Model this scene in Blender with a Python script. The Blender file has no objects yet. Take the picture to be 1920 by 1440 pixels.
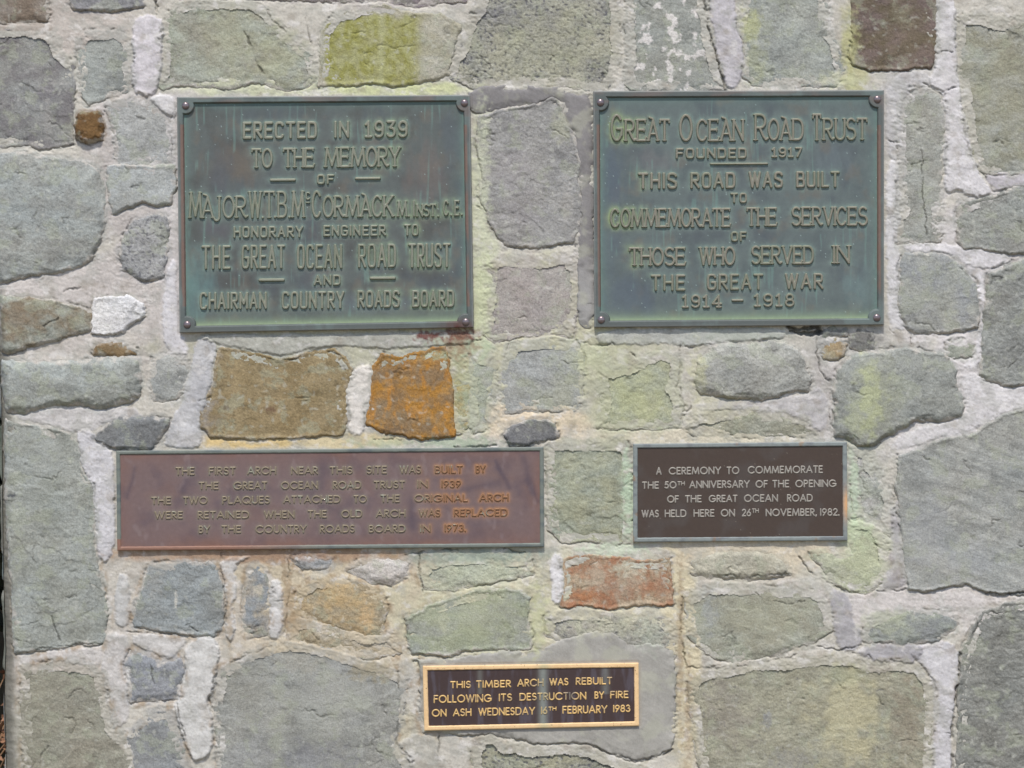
import bpy, math, random
import numpy as np

# ------------------------------------------------------------------ camera, sky, sun, exposure
S = 800.0                      # photograph pixels per metre on the wall face
CX, CY, ZC = 960.0, 720.0, 1.5
sc = bpy.context.scene
col = sc.collection
cam = bpy.data.objects.new("camera", bpy.data.cameras.new("camera"))
cam.location = (0, -6.0, ZC); cam.rotation_euler = (math.pi / 2, 0, 0)
cam.data.sensor_width = 36.0; cam.data.lens = 36.0 * 6.0 / (1920 / S)
cam.data.clip_start = 0.05; cam.data.clip_end = 2000
col.objects.link(cam); sc.camera = cam
SUN_EL, SUN_AZ = math.radians(57), math.radians(-7)      # azimuth away from straight in front, towards the left
world = bpy.data.worlds.new("World"); sc.world = world; world.use_nodes = True
wn = world.node_tree.nodes; wl = world.node_tree.links
sky = wn.new("ShaderNodeTexSky"); sky.sky_type = 'NISHITA'; sky.sun_disc = False
sky.sun_elevation = SUN_EL; sky.sun_rotation = math.pi + SUN_AZ
sky.air_density = 0.7; sky.dust_density = 1.2; sky.ozone_density = 0.6
bg = wn["Background"]; bg.inputs[1].default_value = 0.14
wl.new(sky.outputs[0], bg.inputs[0])
sun = bpy.data.objects.new("sun", bpy.data.lights.new("sun", 'SUN'))
sun.data.energy = 2.5; sun.data.angle = math.radians(3.5); sun.data.color = (1.0, 0.96, 0.905)
sd = np.array([math.sin(SUN_AZ) * math.cos(SUN_EL), -math.cos(SUN_AZ) * math.cos(SUN_EL), math.sin(SUN_EL)])
from mathutils import Vector
sun.rotation_euler = Vector(sd).to_track_quat('Z', 'Y').to_euler()
sun.location = (0, -3, 6); col.objects.link(sun)
sc.view_settings.view_transform = 'Standard'; sc.view_settings.look = 'None'
sc.view_settings.exposure = 0.38; sc.view_settings.gamma = 1.0
sc.render.engine = 'CYCLES'

# ------------------------------------------------------------------ noise and shape fields
rng = np.random.RandomState(7)
PERM = rng.permutation(512).astype(np.int32); PERM = np.concatenate([PERM, PERM, PERM])
GR = rng.uniform(0, 2 * math.pi, 512); GX, GY = np.cos(GR).astype(np.float32), np.sin(GR).astype(np.float32)

def noise(x, y, seed=0):
    x = x + seed * 17.31; y = y + seed * 9.77
    xi = np.floor(x).astype(np.int32); yi = np.floor(y).astype(np.int32)
    fx = (x - xi).astype(np.float32); fy = (y - yi).astype(np.float32)
    xi &= 511; yi &= 511
    u = fx * fx * fx * (fx * (fx * 6 - 15) + 10); v = fy * fy * fy * (fy * (fy * 6 - 15) + 10)
    def g(ix, iy, dx, dy):
        h = PERM[PERM[ix & 511] + (iy & 511)]
        return GX[h] * dx + GY[h] * dy
    a = g(xi, yi, fx, fy); b = g(xi + 1, yi, fx - 1, fy)
    c = g(xi, yi + 1, fx, fy - 1); d = g(xi + 1, yi + 1, fx - 1, fy - 1)
    return (a + u * (b - a) + v * (c - a + u * (a - b - c + d))) * 1.5

def fbm(x, y, seed=0, o=4, gain=.5):
    r = 0; a = 1.0; t = 0
    for k in range(o):
        r = r + a * noise(x * 2 ** k, y * 2 ** k, seed + k * 3.7); t += a; a *= gain
    return r / t * 1.35

def sstep(a, b, x):
    t = np.clip((x - a) / (b - a), 0, 1); return t * t * (3 - 2 * t)

def lin(c):
    c = np.asarray(c, dtype=np.float64) / 255.0
    return np.where(c <= 0.04045, c / 12.92, ((c + 0.055) / 1.055) ** 2.4)

def chaikin(p, n=1):
    p = np.array(p, float)
    for _ in range(n):
        q = np.roll(p, -1, 0); p = np.stack([.78 * p + .22 * q, .22 * p + .78 * q], 1).reshape(-1, 2)
    return p

def seg_d(px, py, a, b):
    vx, vy = b[0] - a[0], b[1] - a[1]; l = vx * vx + vy * vy + 1e-9
    t = np.clip(((px - a[0]) * vx + (py - a[1]) * vy) / l, 0, 1)
    return np.hypot(px - a[0] - t * vx, py - a[1] - t * vy)

def sdf_poly(px, py, P):                       # positive inside
    d = np.full(px.shape, 1e9); ins = np.zeros(px.shape, bool)
    for i in range(len(P)):
        a, b = P[i], P[(i + 1) % len(P)]
        d = np.minimum(d, seg_d(px, py, a, b))
        c = (a[1] > py) != (b[1] > py)
        xs = (b[0] - a[0]) * (py - a[1]) / (b[1] - a[1] + 1e-12) + a[0]
        ins ^= c & (px < xs)
    return np.where(ins, d, -d)

def polyline_d(px, py, P):
    d = np.full(px.shape, 1e9)
    for a, b in zip(P[:-1], P[1:]): d = np.minimum(d, seg_d(px, py, a, b))
    return d

def wx(px): return (px - CX) / S
def wz(py): return ZC - (py - CY) / S

# ------------------------------------------------------------------ mesh and object helpers
def mesh_from(name, V, F, C=None, smooth=True):
    V = np.asarray(V, np.float32); F = np.asarray(F, np.int32)
    me = bpy.data.meshes.new(name)
    me.vertices.add(len(V)); me.vertices.foreach_set("co", V.ravel())
    n = F.shape[1]
    me.loops.add(F.size); me.loops.foreach_set("vertex_index", F.ravel())
    me.polygons.add(len(F)); me.polygons.foreach_set("loop_start", np.arange(0, F.size, n, dtype=np.int32))
    me.polygons.foreach_set("loop_total", np.full(len(F), n, np.int32))
    me.polygons.foreach_set("use_smooth", np.full(len(F), smooth, bool))
    if C is not None:
        at = me.color_attributes.new("tint", 'FLOAT_COLOR', 'POINT')
        C4 = np.ones((len(V), 4), np.float32); C4[:, :3] = np.clip(C, 0, 1); at.data.foreach_set("color", C4.ravel())
    me.update(calc_edges=True); me.validate()
    return me

def grid_vf(PX, PY, Hm, keep, C=None):
    """grid of points -> front facing quads where all four corners are kept; Hm in mm towards the viewer"""
    k = keep[:-1, :-1] & keep[1:, :-1] & keep[:-1, 1:] & keep[1:, 1:]
    idx = np.arange(PX.size).reshape(PX.shape)
    F = np.stack([idx[:-1, :-1][k], idx[1:, :-1][k], idx[1:, 1:][k], idx[:-1, 1:][k]], 1)
    used = np.unique(F); remap = np.full(PX.size, -1, np.int64); remap[used] = np.arange(len(used))
    V = np.stack([wx(PX).ravel()[used], -Hm.ravel()[used] / 1000.0, wz(PY).ravel()[used]], 1)
    return V, remap[F], (C.reshape(-1, 3)[used] if C is not None else None)

def link(name, me, mat, parent=None, origin=None):
    o = bpy.data.objects.new(name, me); col.objects.link(o)
    if mat: me.materials.append(mat)
    if parent: o.parent = parent
    return o

def empty(name, loc, label=None, cat=None, group=None, kind=None):
    o = bpy.data.objects.new(name, None); o.location = loc; col.objects.link(o)
    tag(o, label, cat, group, kind); return o

def tag(o, label=None, cat=None, group=None, kind=None):
    if label: o["label"] = label
    if cat: o["category"] = cat
    if group: o["group"] = group
    if kind: o["kind"] = kind
    return o

# ------------------------------------------------------------------ materials
def new_mat(name):
    m = bpy.data.materials.new(name); m.use_nodes = True
    return m, m.node_tree.nodes, m.node_tree.links, m.node_tree.nodes["Principled BSDF"]

def rock_mat(name, grain, bump, rough=.92, s1=260., s2=900., spec=.25, dist=.0012):
    m, N, L, b = new_mat(name)
    at = N.new("ShaderNodeAttribute"); at.attribute_name = "tint"
    tc = N.new("ShaderNodeTexCoord")
    n1 = N.new("ShaderNodeTexNoise"); n1.inputs["Scale"].default_value = s1; n1.inputs["Detail"].default_value = 5; n1.inputs["Roughness"].default_value = .65
    n2 = N.new("ShaderNodeTexNoise"); n2.inputs["Scale"].default_value = s2; n2.inputs["Detail"].default_value = 2
    L.new(tc.outputs["Object"], n1.inputs["Vector"]); L.new(tc.outputs["Object"], n2.inputs["Vector"])
    ad = N.new("ShaderNodeMath"); ad.operation = 'ADD'; L.new(n1.outputs[0], ad.inputs[0]); L.new(n2.outputs[0], ad.inputs[1])
    mr = N.new("ShaderNodeMapRange"); mr.inputs["From Min"].default_value = .6; mr.inputs["From Max"].default_value = 1.4
    mr.inputs["To Min"].default_value = 1 - grain; mr.inputs["To Max"].default_value = 1 + grain
    L.new(ad.outputs[0], mr.inputs["Value"])
    mx = N.new("ShaderNodeVectorMath"); mx.operation = 'SCALE'
    L.new(at.outputs["Color"], mx.inputs[0]); L.new(mr.outputs[0], mx.inputs["Scale"])
    L.new(mx.outputs[0], b.inputs["Base Color"])
    b.inputs["Roughness"].default_value = rough; b.inputs["Specular IOR Level"].default_value = spec
    n3 = N.new("ShaderNodeTexNoise"); n3.inputs["Scale"].default_value = s1 * .9; n3.inputs["Detail"].default_value = 7; n3.inputs["Roughness"].default_value = .7
    L.new(tc.outputs["Object"], n3.inputs["Vector"])
    bp = N.new("ShaderNodeBump"); bp.inputs["Strength"].default_value = bump; bp.inputs["Distance"].default_value = dist
    L.new(n3.outputs[0], bp.inputs["Height"]); L.new(bp.outputs[0], b.inputs["Normal"])
    return m

M_STONE = rock_mat("weathered_stone", .34, .8, dist=.0022)
M_SPECK = rock_mat("speckled_stone", .45, .9, s1=170, dist=.0025)
M_MORTAR = rock_mat("lime_mortar", .13, .45, s1=200, s2=800, dist=.0018)
M_CEMENT = rock_mat("cement_render", .12, .35, s1=420, s2=1400, dist=.0007)

def bronze_mat(name, rough, metal, grain, bump, s1=120., spec=.35):
    m = rock_mat(name, grain, bump, rough, s1, s1 * 5, spec, .0004)
    m.node_tree.nodes["Principled BSDF"].inputs["Metallic"].default_value = metal
    return m
M_PLATE = bronze_mat("patinated_bronze", .55, .04, .10, .4)
M_LETTER = bronze_mat("worn_bronze", .48, .25, .12, .35)
M_BOLT = bronze_mat("bolt_metal", .3, .6, .1, .2)

# ------------------------------------------------------------------ plaques' outlines (corners in photograph pixels: TL TR BR BL)
PLAQ = {
    'P1': [(333, 183), (881, 179), (888, 614), (338, 624)],
    'P2': [(1112, 172), (1656, 170), (1656, 609), (1114, 614)],
    'P3': [(219, 845), (1019, 838), (1020, 1025), (221, 1032)],
    'P4': [(1187, 832), (1587, 828), (1588, 1013), (1187, 1016)],
    'P5': [(793, 1248), (1197, 1242), (1198, 1360), (796, 1369)],
}

# ------------------------------------------------------------------ the stones, traced as outlines in photograph pixels
# (outline, colour, second colour, options)
ST = []
def st(poly, c, c2=None, **k): ST.append((poly, c, c2 or tuple(int(v * .9) for v in c), k))

# --- left column, upper
st([(-60,-60),(83,-60),(86,32),(43,38),(-60,40)], (142,133,122), (125,112,98), rise=5)
st([(133,-60),(267,-60),(265,12),(205,18),(185,14),(160,18),(140,14),(133,5)], (152,150,150), rise=9)
st([(-60,55),(83,57),(107,77),(110,97),(137,123),(138,160),(132,267),(80,277),(60,270),(13,273),(-60,274)], (124,121,120), (145,145,140), rise=7, rough=1.6, terr=1.4, soft=.3, lab="large dark grey stone at the upper left edge")
st([(147,80),(160,62),(217,60),(242,73),(245,110),(247,157),(230,170),(207,178),(167,193),(157,173),(150,140)], (160,163,156), rise=7)
st([(142,230),(153,213),(187,211),(190,240),(188,260),(167,265),(142,257)], (118,92,60), (95,72,48), rise=22, edge=12, rough=2.5, lab="small brown rock jutting out of the mortar")
st([(203,200),(227,188),(247,190),(280,193),(310,213),(317,240),(322,267),(320,300),(322,308),(220,308),(220,273),(213,233)], (172,173,169), (160,160,155), rise=5)
st([(205,312),(323,312),(327,350),(317,380),(297,383),(267,375),(233,390),(213,397),(205,377)], (168,171,168), (158,160,155), rise=9)
st([(-60,287),(50,289),(100,297),(150,303),(187,320),(194,350),(195,417),(187,447),(172,477),(150,495),(100,512),(50,515),(0,527),(-60,530)], (163,167,162), (148,149,143), rise=14, bulge=8, edge=14, speck=.25, rough=2.2, lab="large pale grey rounded stone at the left edge")
st([(227,480),(233,450),(253,417),(287,405),(310,408),(315,433),(313,470),(305,517),(270,525),(233,505)], (162,162,160), (145,145,143), rise=9, edge=12, speck=.7, spk=True)
# --- top course
st([(310,43),(320,20),(350,5),(450,3),(473,5),(500,20),(520,45),(540,67),(560,85),(585,105),(592,147),(567,163),(533,167),(500,150),(460,157),(430,163),(400,160),(333,157),(303,167),(297,158),(305,127)], (163,166,152), (150,148,135), rise=7, rough=2.4, terr=1.5)
st([(330,-60),(720,-60),(722,-4),(640,0),(480,-6),(340,-6)], (158,150,148), rise=6)
st([(605,60),(628,30),(680,14),(720,10),(770,26),(830,30),(862,45),(850,90),(838,140),(800,150),(760,157),(700,153),(640,158),(600,158)], (178,174,158), (165,160,138), rise=5, soft=.24, moss=True, lab="stone with a yellow green moss patch above the left memorial plaque")
st([(730,-60),(882,-60),(872,1),(780,6),(735,3)], (163,152,152), rise=5)
st([(860,100),(880,40),(895,20),(920,-60),(1156,-60),(1158,20),(1160,100),(1151,150),(1133,168),(1107,168),(1073,162),(970,158),(887,162),(843,147),(850,112)], (164,162,146), (140,139,132), rise=5, rough=2.4, speck=1.0, spk=True, lab="big dark speckled stone in the top course")
st([(1183,-60),(1316,-60),(1323,20),(1333,80),(1343,120),(1356,164),(1300,168),(1200,167),(1172,158),(1180,110),(1175,60)], (156,158,150), (145,146,138), rise=5, white=True, lab="grey stone flecked with white lichen above the right memorial plaque")
st([(1388,20),(1410,-60),(1545,-60),(1553,50),(1563,73),(1577,103),(1580,133),(1570,155),(1493,160),(1413,157),(1398,143),(1397,83),(1387,50)], (164,167,158), (150,152,145), rise=6, rough=2.3)
st([(1598,-60),(1747,-60),(1752,33),(1753,100),(1743,123),(1680,132),(1633,128),(1603,120),(1595,107),(1600,83)], (120,106,99), (108,98,80), rise=6, soft=.0, lab="dark brown stone in the top course")
st([(1795,33),(1830,28),(1870,42),(1980,22),(1980,318),(1900,322),(1843,320),(1830,310),(1813,233),(1807,167),(1797,133)], (160,160,150), (146,144,126), rise=6, rough=2.2)
st([(1685,200),(1700,182),(1713,169),(1747,167),(1763,180),(1772,207),(1770,260),(1763,333),(1762,450),(1730,453),(1683,453),(1678,407),(1688,400),(1687,333),(1692,317),(1685,277)], (165,166,157), (152,151,142), rise=5, rough=1.8)
st([(1800,385),(1847,372),(1900,355),(1980,352),(1980,472),(1897,473),(1813,463),(1800,450),(1797,400)], (155,157,149), (142,142,136), rise=9, rough=3)
# --- between the memorial plaques
st([(897,220),(940,207),(987,200),(1017,193),(1033,187),(1053,197),(1060,230),(1080,260),(1085,300),(1083,333),(1087,367),(1090,390),(1083,433),(1077,453),(1007,460),(947,457),(930,437),(920,413),(900,367),(907,327),(898,283)], (158,156,151), (144,142,138), rise=12, edge=10, rough=2.6, terr=1.6, speck=.35, lab="mauve grey rough stone between the two memorial plaques")
st([(917,500),(933,488),(1007,488),(1070,484),(1083,510),(1087,563),(1077,590),(1073,630),(1040,623),(973,627),(930,638),(910,627),(913,563)], (166,160,152), (162,154,148), rise=4, speck=.4, rough=1.6)
st([(947,687),(960,643),(1023,640),(1077,640),(1090,667),(1090,713),(1087,757),(1073,767),(1023,766),(947,767),(937,733)], (164,165,160), (158,158,152), rise=5, speck=.3)
st([(947,817),(963,797),(990,788),(1020,788),(1040,800),(1045,817),(1007,827),(983,831),(960,834)], (124,124,123), (112,112,112), rise=9, edge=10, lab="small dark oval stone set in cream mortar")
st([(880,667),(923,673),(930,687),(927,763),(923,797),(887,812),(883,773),(880,713)], (168,168,158), (158,157,140), rise=3)
st([(1127,700),(1173,687),(1240,662),(1270,667),(1270,713),(1263,730),(1277,763),(1270,799),(1207,800),(1157,802),(1123,798),(1130,763),(1130,730)], (164,167,148), (170,171,142), rise=4, rough=2.4)
st([(1027,833),(1100,830),(1173,832),(1180,850),(1182,960),(1183,1015),(1140,1017),(1107,1014),(1057,1014),(1033,993),(1027,900)], (150,154,138), (160,160,135), rise=6, rough=2.6, terr=2, lab="green grey stone between the two lower plaques")
# --- left column, middle and lower
st([(2,556),(43,557),(100,563),(150,577),(173,590),(170,613),(150,623),(100,637),(50,647),(20,660),(4,655)], (150,152,141), (128,116,96), rise=12, edge=12, bulge=4, rough=2.6)
st([(178,563),(240,558),(267,570),(267,590),(240,613),(230,623),(197,625),(175,620),(177,590)], (222,220,216), (200,198,196), rise=8, rough=3, soft=.0, clean=True, lab="small white quartz stone")
st([(177,662),(187,647),(230,643),(240,650),(255,660),(233,664)], (138,118,88), rise=8, soft=.3, lab="thin brown sliver of stone")
st([(3,677),(33,680),(100,683),(233,670),(257,680),(263,713),(257,743),(217,757),(180,763),(150,753),(100,757),(50,770),(13,770),(5,733)], (164,168,162), (146,148,141), rise=16, edge=16, bulge=6, rough=2.4)
st([(290,670),(317,663),(347,670),(353,697),(347,727),(327,745),(293,747),(285,723)], (172,173,167), rise=4, rough=2)
st([(182,823),(200,797),(227,782),(267,782),(300,790),(317,793),(300,817),(283,838),(220,840),(200,833)], (130,132,131), (118,119,118), rise=11, edge=10, lab="flat dark slate wedged above the long brown plaque")
st([(9,790),(67,800),(133,813),(147,847),(157,890),(173,913),(175,960),(175,1013),(180,1060),(187,1093),(200,1153),(197,1193),(190,1207),(160,1207),(113,1212),(29,1222),(27,1160),(19,1060),(12,960)], (157,160,153), (145,147,138), rise=11, edge=12, rough=2.2, terr=1.8, lab="tall grey stone at the left corner of the wall")
st([(45,1253),(100,1243),(150,1245),(187,1260),(197,1293),(210,1353),(213,1370),(237,1387),(257,1440),(265,1500),(42,1500),(46,1400),(42,1300)], (150,148,133), (140,136,122), rise=8, rough=2.4, terr=1.4)
# --- beneath the left memorial plaque
st([(415,655),(450,658),(490,667),(520,678),(560,667),(600,660),(625,656),(645,670),(655,690),(650,735),(647,760),(650,785),(640,813),(560,818),(480,820),(420,820),(397,815),(380,800),(375,760),(395,740),(405,700)], (152,136,104), (138,122,90), rise=7, rough=1.8, soft=.12, lab="large sandy brown stone beneath the left memorial plaque")
st([(700,687),(718,665),(750,670),(780,662),(835,652),(842,693),(848,740),(848,790),(850,817),(790,822),(750,812),(717,807),(690,793),(693,757),(698,720)], (166, 122, 58), (136, 112, 82), rise=6, rough=2.2, rust=True, soft=.0, lab="rusty orange stone beneath the left memorial plaque")
# --- right column
st([(1310,680),(1340,650),(1397,647),(1467,643),(1487,653),(1507,680),(1520,713),(1513,727),(1470,738),(1427,745),(1373,743),(1313,733),(1303,713)], (152,152,145), (172,172,164), rise=17, edge=16, bulge=5, rough=3)
st([(1290,803),(1300,783),(1347,777),(1407,773),(1480,777),(1513,787),(1527,813),(1480,813),(1407,817),(1347,813),(1300,813)], (166,165,148), (150,148,130), rise=3, rough=2.4)
st([(1563,730),(1573,693),(1600,670),(1663,657),(1720,657),(1773,667),(1790,693),(1793,727),(1803,763),(1800,777),(1763,787),(1717,787),(1680,807),(1640,830),(1607,833),(1587,820),(1567,817),(1567,773)], (154,156,149), (143,145,138), rise=17, edge=14, bulge=5, rough=2.2)
st([(1690,500),(1697,480),(1730,475),(1780,480),(1800,500),(1827,530),(1835,563),(1837,590),(1830,610),(1780,623),(1720,623),(1703,613),(1693,590),(1685,577),(1688,530)], (160,161,152), (150,151,148), rise=11, edge=12, bulge=3)
st([(1857,513),(1910,490),(1980,480),(1980,705),(1890,723),(1863,713),(1837,700),(1843,660),(1847,597),(1853,563)], (150,152,146), (135,136,131), rise=15, edge=12, rough=3.2, terr=2)
st([(1687,857),(1747,833),(1830,813),(1880,780),(1980,745),(1980,1115),(1920,1112),(1853,1110),(1813,1093),(1753,1103),(1703,1103),(1697,1060),(1693,1000),(1683,920)], (161,161,154), (148,149,143), rise=13, edge=10, rough=1.6, terr=.7, fac=.6, streak=True, soft=.3, lab="large smooth slanting grey stone at the right edge")
st([(1593,840),(1625,845),(1640,880),(1660,910),(1670,940),(1665,1000),(1640,988),(1605,970),(1597,900)], (163,166,154), (178,176,170), rise=3, rough=3)
st([(1533,620),(1547,613),(1585,614),(1587,627),(1563,630),(1543,633)], (140,142,138), rise=6)
st([(1543,647),(1563,637),(1583,647),(1580,663),(1557,673),(1547,667)], (172,150,115), (150,135,110), rise=6, soft=.3, lab="small tan stone beneath the right memorial plaque")
st([(1595,627),(1607,615),(1637,617),(1643,637),(1642,653),(1613,657),(1597,650)], (132,130,126), rise=5)
st([(1777,647),(1813,640),(1827,647),(1817,667),(1780,667)], (165,168,155), rise=4)
st([(1520,1035),(1570,1042),(1597,1037),(1600,990),(1610,975),(1637,985),(1660,1020),(1663,1053),(1647,1093),(1630,1107),(1597,1107),(1567,1090),(1537,1057)], (172,175,150), (180,182,158), rise=6, rough=2, lab="pale yellow green stone by the corner of the small dark plaque")
st([(1297,1050),(1330,1037),(1390,1030),(1440,1037),(1465,1050),(1480,1075),(1400,1083),(1330,1080),(1300,1075)], (182,178,160), (160,156,140), rise=8, edge=12, rough=3)
st([(1287,1127),(1323,1100),(1410,1100),(1513,1107),(1543,1117),(1557,1147),(1557,1180),(1527,1200),(1493,1210),(1447,1227),(1387,1237),(1340,1233),(1323,1220),(1293,1190)], (160,161,146), (150,148,132), rise=6, rough=1.5, terr=1.2)
st([(1623,1187),(1633,1160),(1680,1147),(1780,1147),(1793,1160),(1787,1180),(1760,1197),(1697,1203),(1623,1200)], (158,162,150), (142,144,140), rise=7, rough=2.4)
st([(1293,1280),(1327,1260),(1413,1243),(1463,1240),(1517,1237),(1563,1233),(1613,1237),(1630,1247),(1680,1243),(1723,1250),(1743,1277),(1750,1313),(1747,1377),(1743,1500),(1335,1500),(1315,1440),(1303,1377),(1297,1327)], (160,157,138), (147,144,126), rise=6, rough=2.8, speck=.45, lab="big buff stone in the lower right corner")
st([(1840,1147),(1900,1130),(1980,1125),(1980,1500),(1790,1500),(1795,1420),(1800,1343),(1797,1303),(1807,1227),(1827,1177)], (141,141,134), (127,127,120), rise=9, rough=3.2, terr=1.8, soft=.3, lab="dark grey stone in the lower right corner")
# --- lower middle
st([(1057,1050),(1083,1043),(1147,1043),(1207,1053),(1253,1047),(1258,1093),(1258,1130),(1207,1132),(1140,1139),(1113,1134),(1053,1134),(1060,1093)], (160, 116, 88), (176, 160, 136), rise=5, rough=1.8, rust=True, soft=.0, lab="rust red stone above the small gold framed plaque")
st([(790,1080),(800,1053),(840,1045),(890,1043),(957,1047),(993,1053),(997,1073),(940,1087),(873,1100),(853,1103),(797,1100)], (182,182,160), (165,166,150), rise=5, rough=3.4)
st([(657,1067),(673,1052),(753,1050),(765,1060),(763,1077),(733,1093),(700,1090)], (192,186,178), (175,168,158), rise=6, rough=3)
st([(763,1163),(800,1140),(847,1123),(900,1110),(973,1107),(990,1120),(987,1160),(997,1187),(993,1215),(933,1216),(873,1216),(840,1227),(773,1223),(767,1193)], (154,159,136), (150,152,142), rise=9, rough=1.2)
st([(1023,1160),(1057,1147),(1123,1150),(1200,1157),(1240,1157),(1260,1180),(1263,1227),(1260,1253),(1223,1240),(1190,1227),(1140,1213),(1110,1202),(1060,1202),(1030,1190)], (166,161,148), (150,148,138), rise=5, rough=2.4, speck=.7, spk=True)
st([(893,1500),(887,1410),(900,1388),(927,1380),(943,1397),(1007,1405),(1057,1400),(1107,1406),(1157,1425),(1195,1437),(1230,1500)], (160,157,134), (140,139,128), rise=4, rough=2.8, speck=1.0, spk=True, lab="speckled stone below the small gold framed plaque")
st([(410,1260),(457,1233),(510,1213),(540,1207),(573,1208),(640,1227),(690,1243),(740,1260),(760,1277),(757,1310),(750,1360),(740,1393),(767,1427),(775,1500),(410,1500),(410,1377),(403,1327),(410,1293)], (156,156,149), (142,142,135), rise=8, edge=12, rough=1.4, terr=1.2, lab="big smooth grey stone at the bottom of the wall")
st([(253,1147),(267,1100),(283,1060),(333,1055),(393,1057),(407,1070),(417,1110),(418,1147),(410,1180),(397,1190),(347,1187),(300,1180),(253,1173)], (150,155,154), (138,141,138), rise=10, edge=11, rough=2.8)
st([(460,1103),(470,1063),(483,1058),(500,1077),(507,1110),(503,1143),(497,1187),(467,1190),(457,1160)], (142,146,147), (160,152,138), rise=5, rough=2)
st([(553,1147),(557,1110),(590,1090),(640,1090),(693,1100),(720,1120),(722,1147),(713,1187),(680,1190),(640,1177),(580,1160)], (158, 146, 122), (172, 152, 118), rise=7, edge=12, rough=3, lab="mottled ochre stone beneath the long brown plaque")
st([(548,1050),(567,1043),(600,1043),(620,1050),(613,1063),(567,1065)], (186,184,180), (150,152,152), rise=6)
st([(238,1243),(247,1222),(283,1233),(300,1243),(340,1233),(343,1260),(333,1283),(335,1303),(290,1312),(247,1313),(245,1283)], (150,152,155), (140,142,144), rise=8, rough=2.2)
st([(243,1383),(267,1353),(300,1332),(320,1333),(330,1357),(340,1390),(347,1423),(365,1500),(262,1500),(250,1430)], (146,148,147), (136,137,135), rise=8, rough=1.8)

st([(545,1168),(580,1163),(640,1181),(690,1193),(735,1190),(745,1224),(690,1233),(620,1217),(545,1200)], (184,176,160), (166,152,124), rise=4, rough=3)
st([(842,668),(868,668),(878,720),(880,795),(856,812),(852,740),(846,692)], (160,168,142), (176,150,92), rise=3)
# cement render patches: separate thin slabs
CEM = [
    ([(880,163),(973,160),(1107,169),(1114,187),(1114,480),(1114,614),(1085,614),(1083,573),(1083,510),(1080,460),(1090,390),(1085,333),(1080,260),(1060,230),(1057,197),(1033,187),(987,200),(930,207),(897,214),(881,207)], (133,130,128), "dark grey cement filling around the stone between the two memorial plaques"),
    ([(772,1240),(790,1236),(785,1375),(823,1376),(893,1378),(940,1380),(1017,1397),(1057,1390),(1107,1397),(1157,1417),(1190,1427),(1233,1420),(1263,1403),(1267,1320),(1266,1250),(1262,1214),(1218,1206),(1168,1204),(1140,1178),(1073,1193),(1007,1218),(933,1221),(880,1231)], (160,157,149), "smooth grey cement bed around the small gold framed plaque"),
]
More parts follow.
